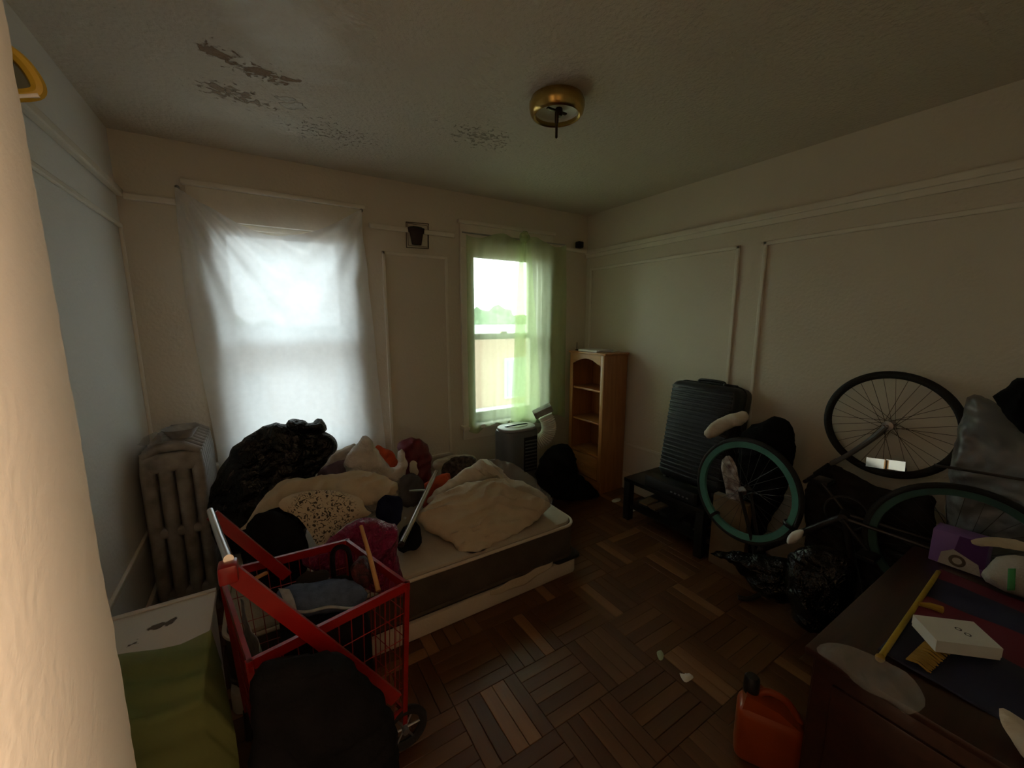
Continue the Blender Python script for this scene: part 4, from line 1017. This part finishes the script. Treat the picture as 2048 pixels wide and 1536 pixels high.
# suitcase leaning on the wall, standing on the bench
sm_ = Matrix.Translation((2.555, 1.61, vz + .016)) @ Matrix.Rotation(math.radians(9.0), 4, 'Y')
t = thing('suitcase', 'black ribbed hard shell suitcase leaning against the right wall', 'suitcase', (2.545, 1.60, vz))
obj('shell', G().rbox(-.115, .115, -.25, .25, .035, .755, .055, 4).xf(sm_), M['suit'], t)
for i in range(22):
    z = .085 + i * .0295
    obj('rib', G().rbox(-.122, -.108, -.225, .225, z, z + .015, .005, 2).xf(sm_), M['suit'], t)
obj('zip_seam', G().tube([sm_ @ Vector(p) for p in [(-.0, q[0], q[1]) for q in rrect(-.253, .253, .032, .758, .06)]], .006, 6, closed=True), M['black'], t)
obj('top_handle', G().tube(spline([sm_ @ Vector(p) for p in ((0, -.09, .755), (0, -.08, .778), (0, .08, .778), (0, .09, .755))], 8), .010, 8), M['black'], t)
obj('pull_handle', G().rbox(.06, .10, -.14, .14, .75, .772, .008).xf(sm_), M['black'], t)
obj('side_handle', G().tube(spline([sm_ @ Vector(p) for p in ((0, -.25, .32), (0, -.272, .34), (0, -.272, .46), (0, -.25, .48))], 8), .009, 8), M['black'], t)
obj('badge', G().rbox(-.120, -.114, .17, .20, .70, .715, .002).xf(sm_), M['steel'], t)
for x in (-.07, .07):
    for y in (-.19, .19): obj('castor', G().tube([sm_ @ Vector((x, y - .012, .025)), sm_ @ Vector((x, y + .012, .025))], .022, 12), M['rubber'], t)

soft('backpack', 'bulky black backpack standing on the floor behind the teal wheel', 'backpack', [(1476, 900), (1484, 866), (1500, 850), (1528, 842), (1552, 830), (1576, 838), (1588, 860), (1590, 900), (1584, 960), (1560, 1010), (1535, 1050), (1518, 1100), (1506, 1152), (1482, 1142), (1478, 1080), (1474, 985)],
     (2.50, 1.20, .6), (-1, 0, 0), M['blackmatte'], .06, .07, .10, .010, 8, 70, .018, .001, sm=2, folds=.008)
soft('cream_cushion', 'cream cushion wedged between suitcase and backpack', 'cushion', [(1407, 866), (1416, 852), (1440, 836), (1466, 826), (1490, 822), (1500, 834), (1490, 848), (1460, 858), (1436, 872), (1416, 880)],
     (2.33, 1.385, .86), (-.9, -.3, .3), M['cream'], .028, .028, .035, .008, 10, 71, .010)
soft('striped_wrapper', 'red and white printed wrapper showing through the teal wheel', 'wrapper', [(1440, 924), (1456, 908), (1468, 920), (1476, 945), (1486, 990), (1484, 1012), (1458, 1006), (1446, 960)],
     (2.375, 1.33, .5), (-1, 0, 0), mat('printed_wrapper', (.55, .48, .44), .5, var=.4, scale=26, col2=(.06, .02, .02)), .010, .008, .02, .005, 22, 72, .008, .4705, folds=.003)
o = thing('cardboard_box', 'tall narrow brown cardboard box standing behind the teal wheel', 'box', (2.38, 1.24, 0))
obj('carton', G().rbox(2.352, 2.405, 1.13, 1.345, 0, .47, .004), M['card'], o)
obj('flap', G().bar((2.348, 1.135, .44), (2.348, 1.34, .44), .004, .055, (0, 0, 1)), M['card'], o)

# ================================================================== BICYCLES
def wheel(root, name, C, axis, R, m_tire, m_rim, tr, rim_w, rim_d, nsp, spoke_m, bands=0):
    C, axis = Vector(C), Vector(axis).normalized()
    a = axis.cross(Vector((0, 0, 1))).normalized(); b = axis.cross(a)
    Rt = R - tr; k = 64; vs, fs = [], []
    prof = [(Rt - tr * .55, -rim_w), (Rt - tr * .55, rim_w), (Rt - rim_d, rim_w * .75), (Rt - rim_d - .004, 0), (Rt - rim_d, -rim_w * .75)]
    m_ = len(prof)
    for i in range(k):
        q = 2 * math.pi * i / k; d = a * math.cos(q) + b * math.sin(q)
        for r_, w_ in prof: vs.append(C + d * r_ + axis * w_)
    for i in range(k):
        for j in range(m_): fs.append((i * m_ + j, i * m_ + (j + 1) % m_, ((i + 1) % k) * m_ + (j + 1) % m_, ((i + 1) % k) * m_ + j))
    w = obj(name, G().add(vs, fs), m_rim, root)
    obj('tire', G().ring(C, axis, Rt, tr, 64, 10), m_tire, w)
    g_ = G()
    for i in range(nsp):
        q = 2 * math.pi * i / nsp; q2 = q + (.9 if (i // 2) % 2 else -.9); sd = 1 if i % 2 else -1
        g_.tube([C + (a * math.cos(q2) + b * math.sin(q2)) * .022 + axis * (.026 * sd), C + (a * math.cos(q) + b * math.sin(q)) * (Rt - rim_d)], .0011, 4, caps=False)
    obj('spoke_set', g_, spoke_m, w, kind='stuff')
    obj('hub', G().tube([C - axis * .052, C - axis * .03, C - axis * .028, C + axis * .028, C + axis * .03, C + axis * .052], [.006, .006, .024, .024, .006, .006], 12), M['steel'], w)
    for i in range(bands):
        q = (.35, 2.2)[i] ; d = a * math.cos(q) + b * math.sin(q)
        g2 = G(); n2 = 6
        for s_ in range(n2): pass
        obj('rim_band', G().ring(C + d * (Rt - rim_d * .5), d.cross(axis), rim_d * .75, .006, 16, 6, 1.6), M['black'], w)
    return w, a, b

# single-speed bike standing upside down on saddle and handlebar
Bh = AX(1490, 984, 2.27); Ch = Vector((2.43, .325, .575)); Bh.z = .592
t = thing('bicycle', 'black bicycle with teal rims standing upside down on saddle and handlebar', 'bicycle', (2.35, .74, 0))
ax1_ = Vector(((Bh - Ch).y, -(Bh - Ch).x, 0)).normalized()
turn = (Matrix.Rotation(math.radians(-14), 3, 'Z') @ ax1_) + Vector((0, 0, -.10))
wheel(t, 'front_wheel', Bh, turn, .300, M['rubber'], M['teal'], .015, .014, .040, 28, M['frame'], 2)
wheel(t, 'rear_wheel', Ch, ax1_, .300, M['rubber'], mat('dark_teal_rim', (.045, .11, .095), .45), .015, .014, .036, 28, M['frame'])
sd = (Bh - Ch); sd.z = 0; Lb = sd.length; sd.normalize()
def bp(s, h, off=0.0): return Vector((Ch.x, Ch.y, 0)) + sd * s + Vector((0, 0, h)) + ax1_ * off
BB, SC_, HT, HD, CR = bp(.37, .60), bp(.27, .205), bp(Lb - .135, .20), bp(Lb - .105, .275), bp(Lb - .095, .255)
g = G().tube([BB, SC_], .016, 10).tube([SC_, HT], .015, 10).tube([BB, HD], .018, 10).tube([HT, HD], .02, 12)
for o_ in (-1, 1):
    g.tube([BB + ax1_ * .03 * o_, Ch + ax1_ * .055 * o_], .009, 8); g.tube([SC_ + ax1_ * .012 * o_, Ch + ax1_ * .055 * o_], .007, 8)
g.tube([BB - ax1_ * .04, BB + ax1_ * .04], .021, 12)
obj('frame', g, M['frame'], t)
g = G().tube([HD, bp(Lb - .092, .245)], .014, 8)
for o_ in (-1, 1): g.tube([bp(Lb - .092, .25, .045 * o_), bp(Lb - .05, .40, .05 * o_), Bh + turn.normalized() * .055 * o_], .010, 8)
g.tube([bp(Lb - .092, .25, -.047), bp(Lb - .092, .25, .047)], .012, 8)
obj('fork', g, M['frame'], t)
obj('seat_post', G().tube([SC_, bp(.245, .06)], .013, 8), M['frame'], t)
obj('saddle', G().blob(bp(.25, .034), (.065, .13, .034), .05, 2, 4, 3, .0).xf(Matrix.Identity(4)), M['black'], t)
obj('handlebar', G().tube([HT, bp(Lb - .15, .05), bp(Lb - .13, .018)], .012, 8).tube(spline([bp(Lb - .05, .014, -.13), bp(Lb - .10, .016, -.10), bp(Lb - .13, .016, 0), bp(Lb - .10, .016, .10), bp(Lb - .05, .014, .13)], 6), .013, 8), M['frame'], t)
cr = obj('crankset', G().ring(BB + ax1_ * .045, ax1_, .085, .005, 32, 6).tube([BB + ax1_ * .05, BB + ax1_ * .06 + sd * .11 + Vector((0, 0, .12))], .009, 8).tube([BB - ax1_ * .05, BB - ax1_ * .06 - sd * .11 - Vector((0, 0, .12))], .009, 8), M['frame'], t)
for e in (1, -1):
    p = BB + ax1_ * .10 * e + (sd * .11 + Vector((0, 0, .12))) * e
    obj('pedal', G().rbox(-.045, .045, -.035, .035, -.011, .011, .004).xf(Matrix.Translation(p)), M['black'], cr)

# second bike stood on its rear wheel against the wall
Fh = AX(1778, 850, 2.70); Rh = Vector((2.725, Fh.y - .39, .282)); Wr = .278
t = thing('bicycle', 'bicycle with silver rims stood on end against the right wall', 'bicycle', (2.72, Rh.y, 0))
aa = (Fh - Rh).normalized(); ax2 = Vector((-1, 0, .05)); ax2 = (ax2 - aa * ax2.dot(aa)).normalized(); uu = aa.cross(ax2)
if uu.y < 0: uu = -uu
fw, wa, wb = wheel(t, 'front_wheel', Fh, ax2, Wr, M['rubber'], M['alu'], .019, .010, .014, 32, M['bronze'])
wheel(t, 'rear_wheel', Rh, ax2, Wr, M['rubber'], M['alu'], .019, .010, .014, 32, M['bronze'])
WB = (Fh - Rh).length
def b2(s, u_, off=0.0): return Rh + aa * s + uu * u_ + ax2 * off
BB2, SC2, HT2, HD2 = b2(.36, .03), b2(.24, .36), b2(WB - .19, .42), b2(WB - .15, .33)
g = G().tube([BB2, SC2], .015, 8).tube([SC2, HT2], .015, 8).tube([BB2, HD2], .018, 8).tube([HT2, HD2], .019, 10)
for o_ in (-1, 1): g.tube([BB2, Rh + ax2 * .045 * o_], .008, 8).tube([SC2, Rh + ax2 * .045 * o_], .007, 8)
obj('frame', g, M['frame'], t)
g = G().tube([b2(WB - .135, .30, -.04), b2(WB - .135, .30, .04)], .014, 8)
for o_ in (-1, 1): g.tube(spline([b2(WB - .135, .30, .04 * o_), b2(WB - .10, .20, .046 * o_), b2(WB - .04, .07, .05 * o_), Fh + ax2 * .05 * o_], 5), .012, 8)
obj('fork', g, M['greyfr'], t)
obj('seat_post', G().tube([SC2, b2(.215, .44)], .012, 8), M['steel'], t)
obj('saddle', G().blob(b2(.20, .46), (.045, .09, .05), .05, 2, 4, 3), M['black'], t)
obj('handlebar', G().tube([HT2, b2(WB - .21, .47)], .012, 8).tube([b2(WB - .21, .47, -.02), b2(WB - .21, .47, .05)], .011, 8), M['frame'], t)
obj('crankset', G().ring(BB2 + ax2 * .04, ax2, .07, .005, 28, 6).tube([BB2 + ax2 * .05, BB2 + ax2 * .06 - aa * .12 - uu * .06], .008, 8), M['steel'], t)
# spoke reflector: pale lens plates angled so that they mirror the bright window
rc = AX(1772, 929, 2.675)
tow = (Vector((.20, BY, 1.35)) - rc).normalized(); toc = (CAM - rc).normalized(); hn = (tow + toc).normalized()
mref = mat('reflector_lens', (.98, .90, .74), .16, 1.0, var=.02, spec=.9)
for k in (0, 1):
    q = AX(1751 + 41 * k, 926 + 5 * k, 2.675)
    e1 = (AX(1800, 933, 2.675) - AX(1745, 925, 2.675)); e1 = (e1 - hn * e1.dot(hn)).normalized(); e2 = hn.cross(e1)
    mm4 = Matrix(((e1.x, e2.x, hn.x, q.x), (e1.y, e2.y, hn.y, q.y), (e1.z, e2.z, hn.z, q.z), (0, 0, 0, 1)))
    obj('spoke_reflector', G().box(-.040, .040, -.024, .024, -.005, .005).xf(mm4), mref, fw, smooth=False, label='pale spoke reflector shining with window light')

# ================================================================== CORNER AT THE RIGHT: CHEST AND WHAT LIES ON IT
qx0, qx1, qy0, qy1, qz = 1.29, 2.30, -.075, .425, .60
t = thing('wooden_chest', 'dark red brown wooden chest in front of the upside down bicycle', 'chest', ((qx0 + qx1) / 2, (qy0 + qy1) / 2, 0))
obj('body', G().rbox(qx0 + .02, qx1 - .02, qy0 + .015, qy1 - .02, .05, qz - .025, .006), M['mahog'], t)
obj('top', G().rbox(qx0, qx1, qy0, qy1, qz - .025, qz, .006), M['mahog'], t)
obj('end_panel', G().rbox(qx0 + .010, qx0 + .022, qy0 + .06, qy1 - .07, .14, qz - .08, .004), M['mahog'], t)
obj('plinth', G().rbox(qx0 + .03, qx1 - .03, qy0 + .03, qy1 - .03, 0, .05, .004), M['mahog'], t)
for i in range(3):
    d_ = obj('drawer', G().rbox(qx0 + .05 + i * .31, qx0 + .34 + i * .31, qy1 - .022, qy1 - .008, .10, .54, .005), M['mahog'], t)
    obj('knob', G().blob((qx0 + .195 + i * .31, qy1 + .004, .40), (.014, .012, .014), 0, 1, 0, 2), M['brass'], d_)

# flag: navy and dark red bands, gold fringe, thin yellow staff
flagm = D.materials.new('banded_flag_cloth'); flagm.use_nodes = True
nt = flagm.node_tree; N_, L_ = nt.nodes, nt.links; bs_ = N_['Principled BSDF']; bs_.inputs['Roughness'].default_value = .75
tc = N_.new('ShaderNodeTexCoord'); sx_ = N_.new('ShaderNodeSeparateXYZ'); L_.new(tc.outputs['Object'], sx_.inputs[0])
rp = N_.new('ShaderNodeValToRGB'); rp.color_ramp.interpolation = 'CONSTANT'
el = rp.color_ramp.elements; el[0].position = 0; el[0].color = (.016, .017, .045, 1); el[1].position = .36; el[1].color = (.15, .010, .028, 1)
for p_, c_ in ((.60, (.016, .017, .05, 1)), (.80, (.13, .009, .03, 1))):
    e = el.new(p_); e.color = c_
mr = N_.new('ShaderNodeMapRange'); mr.inputs[1].default_value = -.35; mr.inputs[2].default_value = .40; L_.new(sx_.outputs['X'], mr.inputs[0])
L_.new(mr.outputs[0], rp.inputs['Fac']); L_.new(rp.outputs['Color'], bs_.inputs['Base Color'])
t = thing('fringed_flag', 'navy and dark red flag with gold fringe spread on the wooden chest', 'flag', (1.78, .12, qz))
def flagf(u, v):
    x = 1.43 + .70 * u; y = .300 - .36 * v + .012 * u
    z = qz + .010 + .006 * math.sin(x * 19 + v * 4) + .008 * noise.noise(Vector((x * 7, y * 9, 2)))
    return Vector((x, y, max(z, qz + .003)))
obj('cloth', G().grid(flagf, 60, 34), flagm, t, angle=180, solid=.003)
g = G()
for i in range(44):
    s_ = i / 43; a_ = AZ(1812 + 42 * s_, 1318 - 40 * s_, qz + .016); b_ = AZ(1812 + 42 * s_ + 46 + 4 * math.sin(i * 2.1), 1318 - 40 * s_ + 26 + 3 * math.sin(i * 1.3), qz + .013)
    g.tube([a_, a_.lerp(b_, .5) + Vector((0, 0, .008)), b_], .0022, 5)
obj('gold_fringe', g, M['gold'], t, kind='stuff')
fs_ = obj('staff', G().tube([AZ(1763, 1312, qz + .014), AZ(1877, 1144, qz + .014)], .0075, 10), M['yellow'], t)
obj('finial', G().blob(AZ(1760, 1316, qz + .014), (.014, .011, .011), 0, 1, 0, 2), M['gold'], fs_)
obj('gold_tassel', G().tube([AZ(1838, 1208, qz + .022), AZ(1862, 1212, qz + .022), AZ(1884, 1220, qz + .018)], [.006, .010, .013], 8), M['gold'], t)
# white flat box
bz0, bz1 = qz + .032, qz + .068
A_, E_, D_ = AZ(1826, 1229, bz1), AZ(1874, 1281, bz1), AZ(2007, 1298, bz1)
C_ = A_ + (D_ - E_)
t = thing('flat_white_box', 'flat white cardboard gift box lying on the flag', 'box', ((A_ + D_) / 2 - Vector((0, 0, bz1 - bz0))))
lid = [(p.x, p.y) for p in (A_, E_, D_, C_)]
cb = G().prism(lid, 'Z', bz0, bz1)
obj('tray', G().prism([(x * .985 + .015 * (A_.x + D_.x) / 2, y * .985 + .015 * (A_.y + D_.y) / 2) for x, y in lid], 'Z', bz0, bz0 + .012), M['white'], t, smooth=False)
obj('lid', G().prism(lid, 'Z', bz0 + .008, bz1), M['white'], t, smooth=False)
mc = (A_ + D_) / 2 + Vector((.012, -.012, 0))
for k, dx in enumerate((-.010, .010)):
    obj('printed_mark', G().ring((mc.x + dx * .4, mc.y + dx, bz1 + .0004), (0, 0, 1), .006, .0014, 20, 6, .2), M['grey'], t)
# purple carton
t = thing('purple_carton', 'lilac and violet carton with a pale ring picture at the far end of the chest', 'box', (2.25, .29, qz))
obj('carton', G().rbox(2.205, 2.295, .215, .362, qz + .0004, qz + .135, .004), M['lilac'], t)
obj('violet_panel', G().prism([(.300, qz + .05), (.216, qz + .03), (.216, qz + .134), (.290, qz + .134)], 'X', 2.2035, 2.2055), M['violet'], t, smooth=False)
obj('pale_panel', G().prism([(.335, qz + .004), (.222, qz + .004), (.232, qz + .045), (.300, qz + .075), (.330, qz + .050)], 'X', 2.2020, 2.2040), M['plush'], t, smooth=False)
obj('ring_picture', G().ring((2.2015, .285, qz + .034), (1, 0, 0), .018, .005, 28, 8, .25), mat('brown_print', (.10, .07, .05), .6), t)
# white bag with a green stripe
soft('white_sack', 'plump white bag with a green stripe on the end of the chest', 'bag', [(1962, 1158), (1976, 1126), (2000, 1112), (2040, 1110), (2090, 1118), (2110, 1160), (2090, 1215), (2040, 1196), (2000, 1178)],
     (2.15, .14, .68), (-1, -.1, .3), M['plush'], .05, .05, .06, .008, 10, 80, .012, qz + .014)
obj('green_stripe', G().grid(lambda u, v: AP(2016 + 16 * u - 2 * v, 1137 + 44 * v, Vector((2.085, .14, .68)), Vector((-1, -.1, .3))), 3, 8), M['greenp'], D.objects['white_sack'], angle=180, solid=.003, label='bright green stripe')
soft('beige_wrapper', 'crumpled beige wrapper lying over the purple carton', 'wrapper', [(1940, 1078), (1980, 1072), (2048, 1082), (2080, 1100), (2060, 1106), (2010, 1098), (1970, 1094), (1945, 1090)],
     (2.235, .18, .785), (-.6, -.1, .8), M['beige'], .012, .02, .03, .010, 16, 81, .012)
# clear plastic over the near edge of the chest
soft('plastic_sheet', 'crumpled clear plastic sheet hanging over the near edge of the chest', 'plastic sheet', [(1628, 1300), (1645, 1284), (1690, 1290), (1730, 1302), (1760, 1314), (1790, 1330), (1820, 1350), (1850, 1392), (1846, 1418), (1810, 1432), (1790, 1408), (1750, 1392), (1715, 1372), (1690, 1340), (1655, 1322)],
     (1.27, .24, .63), (-.55, .0, .84), M['clear'], .012, .006, .02, .022, 22, 82, .009, None, .03, folds=.02)
soft('cream_rag', 'pale folded cloth on the near edge of the chest beside the plastic sheet', 'rag', [(1996, 1418), (2010, 1416), (2048, 1440), (2100, 1480), (2090, 1560), (2048, 1520), (2020, 1480)],
     (1.34, .05, .63), (-.4, 0, .9), M['cream'], .02, .012, .03, .008, 14, 83, .010, None)
# orange jug on the floor
jm = Matrix.Translation((1.40, .535, 0)) @ Matrix.Rotation(math.radians(-62), 4, 'Z')
t = thing('orange_jug', 'orange plastic jug with a black cap on the floor beside the chest', 'jug', (1.40, .535, 0))
obj('body', G().rbox(-.10, .10, -.055, .055, 0, .215, .03, 4).xf(jm), M['jug'], t)
obj('shoulder', G().prism([(-.085, .205), (.085, .205), (.02, .245), (-.075, .262)], 'Y', -.042, .042).xf(jm), M['jug'], t)
obj('carry_handle', G().tube(spline([jm @ Vector(p) for p in ((-.045, 0, .245), (-.01, 0, .275), (.045, 0, .262), (.085, 0, .205))], 8), .012, 10), M['jug'], t)
obj('cap', G().lathe([(0, .25), (.024, .25), (.026, .262), (.024, .305), (.018, .312), (0, .312)], (0, 0, 0), 20).xf(jm @ Matrix.Translation((-.062, 0, 0))), M['black'], t)
obj('paper_label', G().rbox(.098, .1015, -.03, .03, .06, .15, .001).xf(jm), M['paper'], t)
# tall cloudy plastic bag and black coat by the wall
soft('garment_cover', 'tall cloudy plastic bag full of bedding standing against the right wall', 'plastic bag', [(1930, 800), (1955, 785), (1990, 800), (2040, 850), (2090, 900), (2120, 1000), (2120, 1200), (1905, 1290), (1890, 1150), (1892, 1020), (1900, 940), (1915, 860)],
     (2.57, .25, .6), (-1, 0, .04), M['cloudy'], .07, .07, .10, .022, 12, 84, .018, .001, .035, folds=.004)
soft('black_coat', 'black coat dumped on top of the tall plastic bag', 'coat', [(1986, 800), (2010, 776), (2048, 756), (2100, 760), (2130, 830), (2110, 900), (2050, 868), (2010, 842)],
     (2.50, .22, 1.05), (-1, 0, .2), M['blackmatte'], .06, .06, .07, .014, 9, 85, .016)
tag(obj('dark_rod', G().tube([AX(1868, 930, 2.452), AX(1930, 940, 2.452), AX(2060, 962, 2.452)], .006, 8), M['frame']), 'thin dark rod resting on the rear bicycle wheel', 'rod')
# black sacks under the bicycles
for lab, px_, P_, sd_ in (
    ('black sack of rubbish on the floor under the teal front wheel', [(1412, 1108), (1440, 1100), (1520, 1108), (1560, 1112), (1590, 1120), (1600, 1180), (1580, 1215), (1530, 1200), (1500, 1172), (1460, 1120)], (2.08, .98, .15), 90),
    ('slumped black sack on the floor beside the wooden chest', [(1570, 1110), (1610, 1092), (1660, 1090), (1700, 1110), (1720, 1160), (1700, 1215), (1650, 1268), (1610, 1262), (1580, 1230), (1570, 1170)], (1.95, .70, .18), 91)):
    soft('floor_sack', lab, 'bag', px_, P_, (-1, -.35, .3), M['bag'], .07, .12, .12, .02, 9, sd_, .018, .001, .02)
soft('white_scrap', 'crumpled white tissue on the black sack under the teal wheel', 'tissue', [(1572, 1082), (1580, 1066), (1596, 1058), (1610, 1060), (1604, 1076), (1594, 1084), (1578, 1090)], (1.98, .86, .30), (-1, -.35, .3), M['paper'], .012, .012, .015, .006, 22, 92, .007)
soft('dark_clothes_pile', 'dark brown heap of clothes between the two bicycles and the right wall', 'clothes pile', [(1606, 1010), (1612, 970), (1642, 944), (1676, 928), (1706, 948), (1744, 966), (1796, 986), (1860, 985), (1876, 1010), (1868, 1130), (1840, 1230), (1740, 1240), (1650, 1200), (1612, 1120)],
     (2.57, .72, .4), (-1, 0, .05), mat('dark_clothes_cloth', (.020, .014, .012), .9, var=.35, bump=.4, bscale=40), .05, .05, .08, .02, 11, 95, .018, .001, .02)
